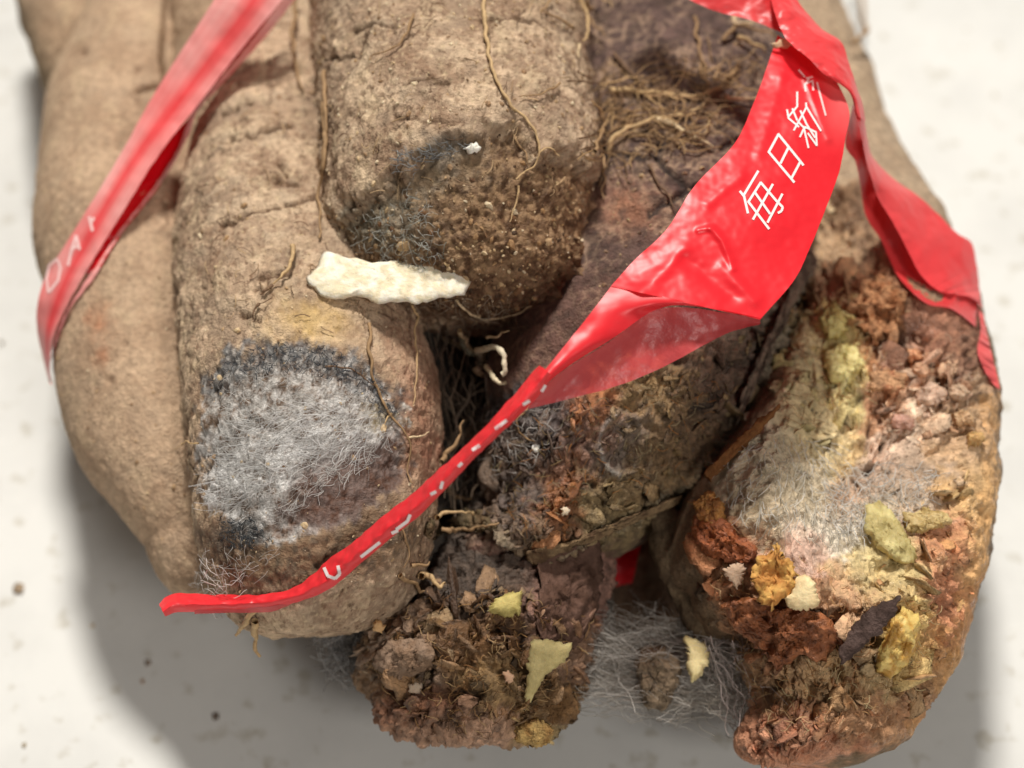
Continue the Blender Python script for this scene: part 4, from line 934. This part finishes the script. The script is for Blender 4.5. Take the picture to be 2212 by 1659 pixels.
# parts of the open right tuber
piece('torn_flap', [(1550, 1305), (1590, 1290), (1640, 1300), (1690, 1316), (1750, 1318), (1800, 1340), (1832, 1366), (1826, 1388), (1800, 1390), (1795, 1412), (1770, 1420), (1740, 1412), (1700, 1440), (1684, 1448), (1660, 1420), (1640, 1400), (1600, 1370), (1565, 1340)], 0.25, 0.25, (168, 104, 64), tF, 'rusty torn flap', conform=(0, 0), mat=M_ROT, col2=(136, 78, 44), rough=0.055, wet=0.4, nrmw=0.3, jag=5, lf=0.10)
piece('torn_flap', [(1626, 1230), (1640, 1200), (1664, 1196), (1680, 1166), (1684, 1200), (1712, 1206), (1724, 1240), (1716, 1280), (1690, 1296), (1668, 1318), (1640, 1290), (1628, 1260)], 0.38, 0.25, (222, 172, 96), tF, 'amber torn flake', mat=M_CHIP, col2=(196, 136, 70), rough=0.055, nrmw=0.3, hollow=0.8, jag=5)
piece('torn_flap', [(1500, 1110), (1560, 1120), (1610, 1160), (1640, 1190), (1620, 1220), (1570, 1215), (1530, 1200), (1490, 1160)], 0.12, 0.2, (176, 104, 66), tF, 'orange red torn flap', conform=(0, 0), mat=M_ROT, col2=(150, 80, 36), rough=0.050, wet=0.4, lf=0.08)
piece('skin_shred', [(1812, 1410), (1830, 1370), (1860, 1330), (1900, 1300), (1950, 1284), (1942, 1310), (1915, 1350), (1880, 1384), (1840, 1420), (1815, 1440)], 0.45, 0.10, (92, 74, 68), tF, 'dark curled skin shred', mat=M_SKIN, col2=(70, 54, 48), rough=0.022, nrmw=0.2)
piece('pulp_lobe', [(1870, 1090), (1900, 1080), (1930, 1110), (1956, 1150), (1980, 1196), (1970, 1222), (1930, 1214), (1890, 1180), (1864, 1140)], 0.06, 0.24, (204, 190, 132), tF, 'pale yellow lobe', conform=(0, 0), col2=(180, 164, 108), rough=0.033, wet=0.5)
piece('pulp_lobe', [(1950, 1110), (2000, 1100), (2050, 1110), (2060, 1130), (2010, 1150), (1960, 1150)], 0.06, 0.16, (200, 176, 124), tF, 'pale yellow lobe', conform=(0, 0), col2=(176, 150, 96), rough=0.044, wet=0.5)
piece('pulp_lobe', [(1930, 1330), (1960, 1310), (1990, 1330), (1985, 1380), (1960, 1440), (1920, 1470), (1890, 1450), (1900, 1400)], 0.08, 0.28, (222, 192, 116), tF, 'glossy yellow lobe', conform=(0, 0), col2=(196, 150, 74), rough=0.039, wet=0.3)
piece('pulp_lobe', [(1765, 690), (1800, 650), (1830, 690), (1830, 720), (1790, 740)], 0.05, 0.24, (204, 190, 124), tF, 'yellow lobe', conform=(0, 0), col2=(182, 162, 100), rough=0.044, wet=0.35)
piece('pulp_lobe', [(1775, 770), (1810, 745), (1850, 750), (1865, 790), (1835, 830), (1790, 830)], 0.05, 0.24, (226, 212, 146), tF, 'pale yellow lobe', conform=(0, 0), col2=(200, 182, 116), rough=0.044, wet=0.3)
piece('torn_flap', [(1870, 600), (1910, 595), (1960, 640), (1945, 690), (1925, 720), (1905, 715), (1890, 740), (1870, 710), (1830, 680), (1850, 640)], 0.15, 0.2, (186, 134, 92), tF, 'tan torn flap', conform=(0, 0), mat=M_ROT, col2=(150, 94, 54), rough=0.066, jag=5, lf=0.1)
piece('torn_flap', [(1880, 806), (1930, 800), (1966, 812), (1950, 840), (1930, 862), (1910, 850), (1880, 840)], 0.15, 0.12, (206, 158, 116), tF, 'pinkish torn flap', mat=M_ROT, col2=(176, 116, 80), rough=0.028)
for (a, b, r, cc) in [(2010, 855, 34, (226, 190, 164)), (2045, 800, 24, (226, 184, 150)), (1990, 800, 22, (218, 170, 136)), (2070, 850, 22, (214, 180, 150)), (1950, 915, 26, (206, 160, 140)), (1975, 770, 18, (220, 160, 120)), (2080, 905, 24, (206, 168, 128)), (2105, 950, 20, (206, 166, 110))]:
    th = np.linspace(0, 2 * np.pi, 14, endpoint=False)
    piece('pulp_lobe', np.stack([a + r * np.cos(th) * rng.uniform(.8, 1.1, 14), b + r * 0.8 * np.sin(th) * rng.uniform(.8, 1.1, 14)], 1), 0.08, 0.2, cc, tF, col2=tuple(int(x * 0.85) for x in cc), rough=0.050, wet=0.45, nk=56, rings=14)
piece('peel_edge', [(1394, 1090), (1440, 1080), (1480, 1110), (1500, 1180), (1520, 1260), (1552, 1330), (1530, 1400), (1490, 1370), (1450, 1300), (1410, 1210)], ('z', 2.7), 0.3, (112, 94, 72), tF, 'olive brown peeled skin edge', mat=M_SKIN, col2=(92, 76, 58), rough=0.039, nrmw=0.2)
piece('peel_edge', [(1860, 1560), (1900, 1520), (1960, 1490), (2010, 1480), (2012, 1500), (2000, 1540), (1940, 1556), (1890, 1590), (1840, 1600)], ('z', 2.0), 0.16, (150, 104, 74), tF, 'brown peeled skin edge', mat=M_SKIN, col2=(118, 84, 64), rough=0.033, nrmw=0.2)
piece('peel_edge', [(2058, 1326), (2080, 1330), (2084, 1360), (2060, 1420), (2030, 1450), (2034, 1400)], ('z', 2.5), 0.2, (86, 80, 76), tF, 'blackish bump', mat=M_SKIN, col2=(64, 58, 54), rough=0.028, nrmw=0.2, wet=0.35)
piece('peel_edge', [(2120, 830), (2140, 820), (2158, 850), (2156, 890), (2140, 920), (2120, 890)], ('z', 3.2), 0.25, (96, 72, 60), tF, 'dark bump', mat=M_SKIN, col2=(66, 46, 38), rough=0.028, nrmw=0.2)
piece('peel_edge', [(1520, 1020), (1580, 960), (1640, 905), (1690, 870), (1684, 885), (1650, 925), (1590, 985), (1530, 1045)], 0.15, 0.08, (124, 82, 46), tF, 'brown split edge', mat=M_SKIN, rough=0.017, nrmw=0.2)
# parts of the stub and of the dark tuber
piece('skin_shred', [(808, 1410), (840, 1384), (890, 1378), (934, 1390), (942, 1420), (920, 1450), (880, 1460), (830, 1466), (806, 1440)], 0.12, 0.12, (150, 126, 106), tH, 'greyish tan skin shred', conform=(0, 0), mat=M_SKIN, col2=(138, 112, 90), rough=0.033)
piece('skin_shred', [(1160, 1214), (1200, 1186), (1296, 1164), (1304, 1240), (1286, 1330), (1244, 1404), (1212, 1380), (1180, 1400), (1152, 1340), (1166, 1280)], 0.06, 0.08, (104, 78, 66), tH, 'reddish brown skin shred', conform=(0, 10), lf=0.05, mat=M_SKIN, col2=(86, 62, 50), rough=0.039, nrmw=0.3)  # hanging flap, its colours darkened to stand for shade
piece('pulp_lobe', [(1106, 1570), (1150, 1545), (1196, 1570), (1192, 1600), (1150, 1606), (1112, 1596)], 0.1, 0.3, (196, 162, 100), tH, 'straw coloured lump', col2=(166, 126, 70), rough=0.055, mat=M_ROT)
piece('torn_flap', [(1170, 1500), (1230, 1480), (1254, 1540), (1210, 1570), (1160, 1560)], 0.1, 0.2, (116, 84, 48), tH, 'brown torn flap', mat=M_ROT, rough=0.044)
piece('hanging_clump', [(1380, 1400), (1430, 1390), (1470, 1430), (1460, 1490), (1440, 1530), (1400, 1536), (1384, 1500), (1372, 1450)], ('z', 1.7), 0.35, (140, 120, 96), None, 'grey beige clump of mouldy pulp hanging in the web', 'clump', mat=M_ROT, col2=(116, 98, 76), rough=0.077, nrmw=0.2)
piece('torn_flap', [(1498, 1088), (1530, 1060), (1560, 1080), (1570, 1130), (1545, 1150), (1510, 1120)], 0.2, 0.2, (196, 140, 76), tF, 'amber lump', col2=(150, 96, 46), rough=0.055, mat=M_ROT, wet=0.4)
piece('skin_shred', [(1740, 540), (1760, 560), (1745, 610), (1720, 650), (1680, 730), (1650, 800), (1600, 900), (1585, 930), (1600, 860), (1650, 740), (1700, 640)], 0.03, 0.05, (124, 106, 90), tE, 'pale grey torn skin edge', conform=(-22, -6), mat=M_SKIN, col2=(84, 68, 58), rough=0.017, nrmw=0.3)
piece('skin_shred', [(1130, 1190), (1170, 1196), (1230, 1176), (1300, 1140), (1400, 1100), (1480, 1066), (1476, 1084), (1380, 1126), (1300, 1162), (1210, 1196), (1160, 1222), (1140, 1216)], 0.02, 0.05, (140, 116, 86), tE, 'pale torn skin edge', conform=(-4, -34), mat=M_SKIN, col2=(96, 74, 54), rough=0.028, nrmw=0.3)
piece('skin_shred', [(935, 1110), (980, 1096), (1040, 1104), (1080, 1140), (1040, 1150), (980, 1130), (930, 1170), (915, 1150)], 0.05, 0.06, (124, 102, 76), tE, 'mossy torn skin edge', conform=(0, -4), mat=M_SKIN, col2=(110, 96, 72), rough=0.039, nrmw=0.3)

# ------------------------------------------------------------------ the red tape
tT = thing('plastic_tape', P(1650, 200, 5.0), 'red plastic tape printed with white characters tied round the bundle with a twisted loose end', 'tape')
RED, SHADE_RED = lin((236, 30, 44)), lin((214, 10, 26))  # the deeper red puts the shade of folds and covered stretches into the colour
RIB = []
def ribbon(name, rows, clear=0.12, nw=18, ns=110, wr=0.03, wf=1.6, bow=0.0, dust=0.25, col=RED, mat=None, label=None, thick=0.012, edge=0.012, creases=(), octv=4):
    """rows: (lu, lv, lz, ru, rv, rz) - both edges of the film at image places and heights"""
    R = spline(rows, ns)
    A = np.array([fwd_of(r[0], r[1], r[2], clear) for r in R]); B = np.array([fwd_of(r[3], r[4], r[5], clear) for r in R])
    for M_ in (A, B):
        for i in range(3): M_[:, i] = np.convolve(np.pad(M_[:, i], 4, 'edge'), np.ones(9) / 9, 'valid') if False else M_[:, i]
    t = np.linspace(0, 1, nw)
    V = A[:, None] * (1 - t)[None, :, None] + B[:, None] * t[None, :, None]
    view = nrm(CAM - V)
    V = V + view * (bow * np.sin(np.pi * t))[None, :, None]
    X = V.reshape(-1, 3)
    al = np.repeat(np.linspace(0, 1, ns), nw)
    d = wr * fbm(X * (1, 1, 0.5), wf, octv, 0.5, off=len(RIB) * 9.0) + edge * noise(X * 7 + 5)
    X = X + view.reshape(-1, 3) * d[:, None]
    if creases:
        cu, cv, _ = proj(X)
        for ln, hh, wd in creases: X = X + view.reshape(-1, 3) * (hh * np.exp(-(pldist(cu, cv, ln) / wd) ** 2))[:, None]
    X = X + edge * 0.7 * np.stack([noise(X * 5 + 3), noise(X * 5 + 40), noise(X * 5 + 80)], 1)
    i = np.arange(ns - 1)[:, None] * nw; j = np.arange(nw - 1)[None]
    F = np.stack([i + j, i + nw + j, i + nw + j + 1, i + j + 1], -1).reshape(-1, 4)
    u, v, dep = proj(X)
    RIB.append((name, X, u, v))
    me = mesh(name, X, F, np.broadcast_to(col, X.shape), dust(np.tile(t, ns), al) if callable(dust) else np.full(len(X), dust), True, mat or M_TAPE)
    o = obj(name, me, tT, label)
    return o
# left stretch: dusty upper fold, dark inside, lit lower lip
ribbon('tape_stretch', [(490, -60, 7.8, 640, -50, 7.9), (462, 0, 7.6, 606, 4, 7.7), (398, 100, 7.0, 526, 100, 7.1), (330, 208, 6.4, 440, 210, 6.5), (262, 330, 5.8, 346, 330, 6.0), (196, 440, 5.3, 276, 440, 5.5), (140, 530, 4.8, 220, 530, 5.0), (102, 590, 4.4, 184, 590, 4.6), (82, 650, 4.1, 150, 650, 4.3), (80, 710, 3.6, 118, 720, 3.9), (92, 772, 3.0, 108, 790, 3.2), (106, 826, 2.6, 112, 832, 2.7)],
       0.15, dust=lambda t, s: 0.72 - 0.55 * np.exp(-((t - 0.55 - 0.1 * np.sin(9 * s)) / 0.2) ** 2) + 0.05 * np.sin(40 * t), wr=0.03, label='dusty pink stretch at the left')
ribbon('tape_fold', [(606, -6, 7.4, 640, -6, 7.2), (528, 96, 6.8, 566, 88, 6.6), (440, 210, 6.1, 474, 188, 6.0), (400, 262, 5.8, 424, 242, 5.6), (342, 330, 5.5, 392, 312, 5.3), (274, 440, 5.0, 345, 400, 4.9), (222, 526, 4.6, 258, 512, 4.5), (186, 592, 4.3, 212, 586, 4.1)], 0.06, dust=0.0, col=SHADE_RED, wr=0.02, bow=-0.04)
ribbon('tape_fold', [(618, -12, 7.6, 640, -6, 7.5), (536, 98, 7.0, 562, 92, 6.9), (456, 192, 6.3, 470, 190, 6.2), (414, 244, 5.9, 426, 240, 5.8), (392, 306, 5.6, 406, 294, 5.5), (346, 386, 5.2, 360, 378, 5.1), (256, 502, 4.7, 270, 494, 4.6), (214, 566, 4.4, 226, 560, 4.3), (176, 620, 4.1, 204, 598, 4.1), (128, 704, 3.7, 150, 670, 3.8), (106, 790, 3.0, 116, 756, 3.2)], 0.05, dust=0.85, wr=0.03, edge=0.02)
# wide printed stretch
ribbon('tape_stretch', [(1680, 76, 8.6, 1800, 160, 8.3), (1655, 150, 8.6, 1834, 238, 8.3), (1625, 230, 8.6, 1826, 300, 8.3), (1585, 312, 8.6, 1813, 370, 8.2), (1500, 402, 8.6, 1788, 440, 8.2), (1440, 495, 8.5, 1746, 545, 8.1), (1372, 560, 8.4, 1712, 610, 8.1), (1320, 618, 8.4, 1642, 690, 8.1)],
       0.15, ns=230, nw=90, wr=0.05, wf=0.6, bow=0.12, dust=lambda t, s: 0.02 + 0.30 * sst(0.55, 0.9, t) * (1 - sst(0.05, 0.35, s)), edge=0.006, octv=3,
       creases=[([(1508, 498), (1530, 493)], 0.04, 6), ([(1538, 494), (1560, 520), (1584, 580)], 0.06, 8), ([(1480, 540), (1400, 620), (1360, 650)], 0.05, 16), ([(1560, 575), (1630, 650)], 0.05, 14), ([(1740, 170), (1790, 300)], 0.04, 8), ([(1690, 150), (1640, 330)], 0.03, 14), ([(1600, 380), (1530, 440)], 0.03, 12), ([(1480, 560), (1580, 640)], -0.05, 16)], label='wide flat stretch printed with white characters')
ribbon('tape_stretch', [(1322, 616, 8.4, 1646, 688, 8.1), (1290, 658, 8.35, 1520, 660, 8.1), (1262, 694, 8.3, 1420, 668, 8.1), (1225, 740, 8.2, 1325, 730, 8.1), (1180, 796, 8.1, 1230, 790, 8.0), (1140, 846, 8.0, 1165, 842, 7.95)], 0.15, ns=80, nw=24, wr=0.05, wf=1.0, bow=0.1, dust=0.04, edge=0.004, octv=2)
ribbon('tape_flap', [(1642, 690, 8.08, 1643, 700, 8.0), (1570, 676, 8.08, 1566, 722, 7.8), (1474, 664, 8.08, 1450, 784, 7.5), (1400, 674, 8.06, 1390, 812, 7.4), (1325, 732, 8.0, 1312, 840, 7.4), (1230, 792, 7.95, 1212, 866, 7.5), (1166, 842, 7.9, 1140, 884, 7.6)], 0.12, ns=80, nw=20, wr=0.05, wf=1.4, mat=M_FILM, label='see-through folded flap', bow=-0.05)
# twisted loose end
cl = [(1180, 800, 8.0, 38), (1140, 850, 7.9, 42), (1085, 908, 7.7, 36), (1020, 972, 7.3, 34), (960, 1030, 6.9, 40), (900, 1088, 6.4, 46), (840, 1135, 6.0, 48), (780, 1186, 5.6, 46), (730, 1226, 5.2, 52), (690, 1258, 4.9, 46), (640, 1284, 4.6, 32), (580, 1298, 4.4, 30), (500, 1302, 4.2, 34), (430, 1302, 4.2, 38), (380, 1302, 4.3, 42), (350, 1318, 4.35, 30)]
c2 = np.array(cl, float); dd = nrm(np.gradient(c2[:, :2], axis=0)); nn2 = np.stack([-dd[:, 1], dd[:, 0]], 1)
nn2 = np.where(nn2[:, 1:2] > 0, -nn2, nn2)
rowsA = [(*(c2[i, :2] + nn2[i] * c2[i, 3] / 2), c2[i, 2], *(c2[i, :2] - nn2[i] * c2[i, 3] * 0.10), c2[i, 2] + 0.25) for i in range(len(c2))]
rowsB = [(*(c2[i, :2] - nn2[i] * c2[i, 3] * 0.06), c2[i, 2] + 0.25, *(c2[i, :2] - nn2[i] * c2[i, 3] / 2), c2[i, 2]) for i in range(len(c2))]
ribbon('loose_end', rowsA, 0.14, nw=12, ns=220, wr=0.035, wf=3.0, dust=0.05, edge=0.03, bow=0.05, label='thin twisted loose end')
ribbon('loose_end', rowsB, 0.12, nw=12, ns=220, wr=0.03, wf=3.0, dust=0.12, edge=0.02, bow=0.06)
ribbon('loose_end', [(640, 1296, 4.7, 620, 1310, 4.4), (580, 1310, 4.5, 580, 1322, 4.3), (500, 1312, 4.3, 500, 1324, 4.2), (420, 1316, 4.3, 420, 1326, 4.2)], 0.1, nw=8, ns=60, dust=0.35, wr=0.02, mat=M_FILM)
# knot at the upper right
ribbon('tape_knot', [(1664, -30, 8.9, 1716, -30, 8.6), (1668, 10, 9.0, 1722, 0, 8.7), (1690, 70, 9.0, 1775, 62, 8.6), (1712, 98, 9.0, 1816, 88, 8.5), (1745, 125, 8.95, 1832, 130, 8.4), (1780, 160, 8.8, 1842, 160, 8.3), (1815, 182, 8.6, 1852, 190, 8.1), (1838, 205, 8.4, 1862, 222, 7.9), (1850, 250, 8.1, 1870, 262, 7.6)], 0.2, nw=26, ns=110, wr=0.10, wf=1.8, bow=0.25, dust=0.14, label='knotted strand')
ribbon('tape_stretch', [(1845, 235, 8.1, 1866, 245, 7.6), (1860, 290, 7.6, 1874, 300, 7.0), (1870, 345, 7.0, 1886, 340, 6.4), (1884, 390, 6.6, 1926, 382, 5.8), (1898, 430, 6.2, 1984, 424, 5.4), (1930, 482, 5.8, 2026, 462, 5.0), (1966, 552, 5.4, 2068, 504, 4.7), (1990, 596, 5.2, 2098, 524, 4.4), (2024, 626, 5.0, 2111, 580, 4.1), (2064, 636, 4.6, 2117, 634, 3.8), (2104, 644, 4.2, 2122, 668, 3.6)], 0.15, nw=26, ns=140, wr=0.06, wf=1.3, bow=0.12, dust=0.16, label='right hand stretch over the open tuber')
ribbon('tape_stretch', [(2112, 660, 3.9, 2124, 680, 3.3), (2118, 712, 3.8, 2134, 726, 3.2), (2112, 760, 3.7, 2146, 778, 3.1), (2128, 802, 3.6, 2156, 820, 3.0), (2152, 838, 3.3, 2160, 842, 3.0)], 0.1, nw=10, ns=50, dust=0.3, wr=0.03)
ribbon('tape_fold', [(1842, 225, 7.7, 1866, 240, 7.2), (1826, 310, 7.4, 1872, 305, 6.9), (1848, 350, 6.9, 1880, 352, 6.3), (1860, 410, 6.0, 1896, 412, 5.7), (1872, 470, 5.6, 1932, 470, 5.5), (1904, 520, 5.2, 1966, 540, 5.3), (1940, 596, 4.9, 1996, 596, 5.0), (1998, 654, 4.6, 2034, 622, 4.8), (2056, 668, 4.3, 2068, 630, 4.5), (2108, 706, 3.8, 2112, 650, 4.0)], 0.1, nw=18, ns=120, wr=0.05, wf=1.5, col=SHADE_RED, dust=0.15, bow=-0.15, label='shaded inner fold')
ribbon('tape_stretch', [(1330, -120, 8.9, 1420, -180, 9.2), (1400, -60, 8.8, 1490, -110, 9.1), (1492, 0, 8.7, 1565, -44, 8.9), (1560, 28, 8.6, 1614, -26, 8.8), (1624, 44, 8.6, 1654, -10, 8.7), (1692, 72, 8.5, 1690, 8, 8.6)], 0.2, nw=16, ns=80, wr=0.06, dust=0.12, col=SHADE_RED, label='upper stretch running to the knot')
ribbon('tape_stretch', [(1296, 1070, 1.2, 1390, 1070, 1.2), (1300, 1150, 0.95, 1388, 1140, 0.95), (1308, 1220, 0.7, 1376, 1214, 0.7), (1316, 1268, 0.4, 1366, 1260, 0.4)], -9, nw=10, ns=40, wr=0.04, col=SHADE_RED, dust=0.0, label='hidden stretch under the bundle')
piece('tape_scrap', [(1658, 94), (1690, 84), (1712, 86), (1706, 100), (1676, 106)], ('z', 8.75), 0.05, (222, 186, 150), None, 'small beige skin scrap caught under the red knot', 'scrap', nk=30, rings=4, rough=0.011, nrmw=0.1)

# printed characters: flat ink film lying on the tape
RU = np.concatenate([r[2] for r in RIB]); RV = np.concatenate([r[3] for r in RIB]); RX = np.vstack([r[1] for r in RIB])
def tape_at(u, v, names=None, h=0.014):
    d = (RU - u) ** 2 + (RV - v) ** 2
    q = np.where(d < 14 ** 2)[0]
    if len(q) < 3: q = np.argsort(d)[:6]
    dep = (RX[q] - CAM) @ FWD
    m = dep < dep.min() + 0.35
    q, dep = q[m], dep[m]
    wg = 1 / (d[q] + 4)
    return PD(u, v, (dep * wg).sum() / wg.sum() - h)
def ink(name, strokes, wpx, mat, h=0.014):
    bag = Bag()
    for st in strokes:
        st = np.array(st, float)
        L = np.concatenate([[0], np.cumsum(np.linalg.norm(np.diff(st, axis=0), axis=1))])
        n = max(4, int(L[-1] / 6))
        t = np.linspace(0, L[-1], n)
        q = np.stack([np.interp(t, L, st[:, i]) for i in range(2)], 1)
        for a, b in zip(st[:-1], st[1:]):
            m = max(2, int(np.hypot(*(b - a)) / 5) + 1)
            q = a + (b - a) * np.linspace(-0.02, 1.02, m)[:, None]
            d = nrm(b - a); nr = np.array([-d[1], d[0]]) * wpx / 2
            V = []
            for p in q: V += [tape_at(*(p + nr), h=h), tape_at(*(p - nr), h=h)]
            V = np.array(V)
            F = np.array([(2 * k, 2 * k + 1, 2 * k + 3, 2 * k + 2) for k in range(m - 1)])
            bag.add(V, F, (1, 1, 1)); h += 0.0006
    return obj(name, bag.mesh(name, mat, True), tT)
def z1(L): return [[(1563.5 + x * .23147, 137.2 + y * .23147) for x, y in s] for s in L]
def z2(L): return [[(54.9 + x * .21493, 384 + y * .21493) for x, y in s] for s in L]
ink('printed_character', z1([[(320, 1005), (185, 1230)], [(150, 1190), (190, 1240), (225, 1395)], [(345, 1110), (230, 1290), (420, 1540)], [(345, 1110), (490, 1280), (550, 1340), (540, 1375), (505, 1395)], [(455, 1130), (275, 1450)], [(292, 1205), (430, 1400)], [(545, 1220), (410, 1480)]]), 5.2, M_INK)
ink('printed_character', z1([[(510, 660), (420, 825), (655, 1105)], [(510, 660), (740, 945)], [(600, 790), (530, 930)], [(712, 920), (635, 1065)]]), 5.2, M_INK)
ink('printed_character', z1([[(685, 265), (685, 400), (600, 500)], [(590, 430), (605, 510), (700, 590)], [(640, 420), (685, 530)], [(768, 365), (770, 410), (655, 620)], [(715, 440), (770, 560), (850, 690)], [(775, 410), (905, 625)], [(710, 685), (755, 590), (860, 640)], [(750, 610), (790, 785)], [(860, 640), (868, 765), (785, 650)], [(690, 540), (760, 610)]]), 4.0, M_INK)
ink('printed_character', z1([[(700, 60), (770, 140), (830, 125)], [(755, 190), (830, 160), (835, 250)], [(755, 190), (765, 260)], [(870, 180), (950, 480)], [(800, 130), (760, 200)]]), 4.0, M_INKP)
ink('printed_character', z2([[(230, 1150), (212, 1010), (240, 880), (320, 815), (352, 900), (330, 1030), (235, 1150)]]), 5.5, M_INKP)
ink('printed_character', z2([[(430, 880), (455, 760), (510, 580), (545, 720)], [(455, 720), (530, 680)]]), 6, M_INKP)
ink('printed_character', z2([[(640, 390), (655, 450), (675, 535)], [(655, 450), (690, 400)]]), 6, M_INKP)
ink('printed_character', [[(1178, 832), (1170, 846)], [(1144, 866), (1130, 874)], [(1094, 908), (1070, 926)], [(1036, 962), (1020, 972)], [(998, 1000), (990, 1008)], [(956, 1040), (952, 1056)], [(942, 1062), (930, 1068)], [(886, 1112), (880, 1126), (856, 1144)], [(820, 1172), (780, 1203)], [(700, 1226), (708, 1244), (724, 1250), (734, 1240), (730, 1222)], [(860, 1146), (846, 1152)]], 7, M_INK, 0.05)
for wrk in ([(1516, 496), (1528, 493)], [(1545, 494), (1555, 502), (1568, 540)], [(1572, 555), (1582, 578)]):
    pass

# ------------------------------------------------------------------ crumbs on the tabletop
def tcrumb(u, v, rpx, col, label, group=None, flat=0.5):
    bag = Bag(); p = P(u, v, TZ); s = rpx / 125.0
    V = ICO2_V * (1 + 0.25 * rng.uniform(-1, 1, (len(ICO2_V), 1))) * (s, s * 1.2, s * flat) + p + (0, 0, s * flat * 0.5)
    bag.add(V, ICO2_F, lin(col) * (0.85 + 0.3 * rng.random((len(V), 1))))
    return obj('soil_crumb', bag.mesh('soil_crumb', M_ROT, True, 0.8), None, label, 'crumb', group)
gC = 'soil crumbs on the tabletop'
tcrumb(40, 1274, 15, (170, 148, 122), 'largest brown soil crumb on the white tabletop near the left edge', gC)
tcrumb(466, 1548, 9, (128, 114, 102), 'dark soil crumb in the shadow below the mouldy front tuber', gC)
tcrumb(320, 1432, 8, (150, 134, 118), 'greyish soil crumb on the border of the shadow at the lower left', gC)
tcrumb(308, 1472, 6, (190, 160, 132), 'tiny tan soil crumb just outside the shadow border at the lower left', gC)
tcrumb(200, 1352, 6, (206, 190, 166), 'tiny pale soil crumb on the lit tabletop left of the loose tape end', gC)
tcrumb(52, 1610, 6, (190, 176, 150), 'tiny soil crumb in the bottom left corner of the tabletop', gC)
tcrumb(4, 742, 7, (150, 136, 116), 'soil crumb at the left rim beside the lower end of the pink tape', gC)
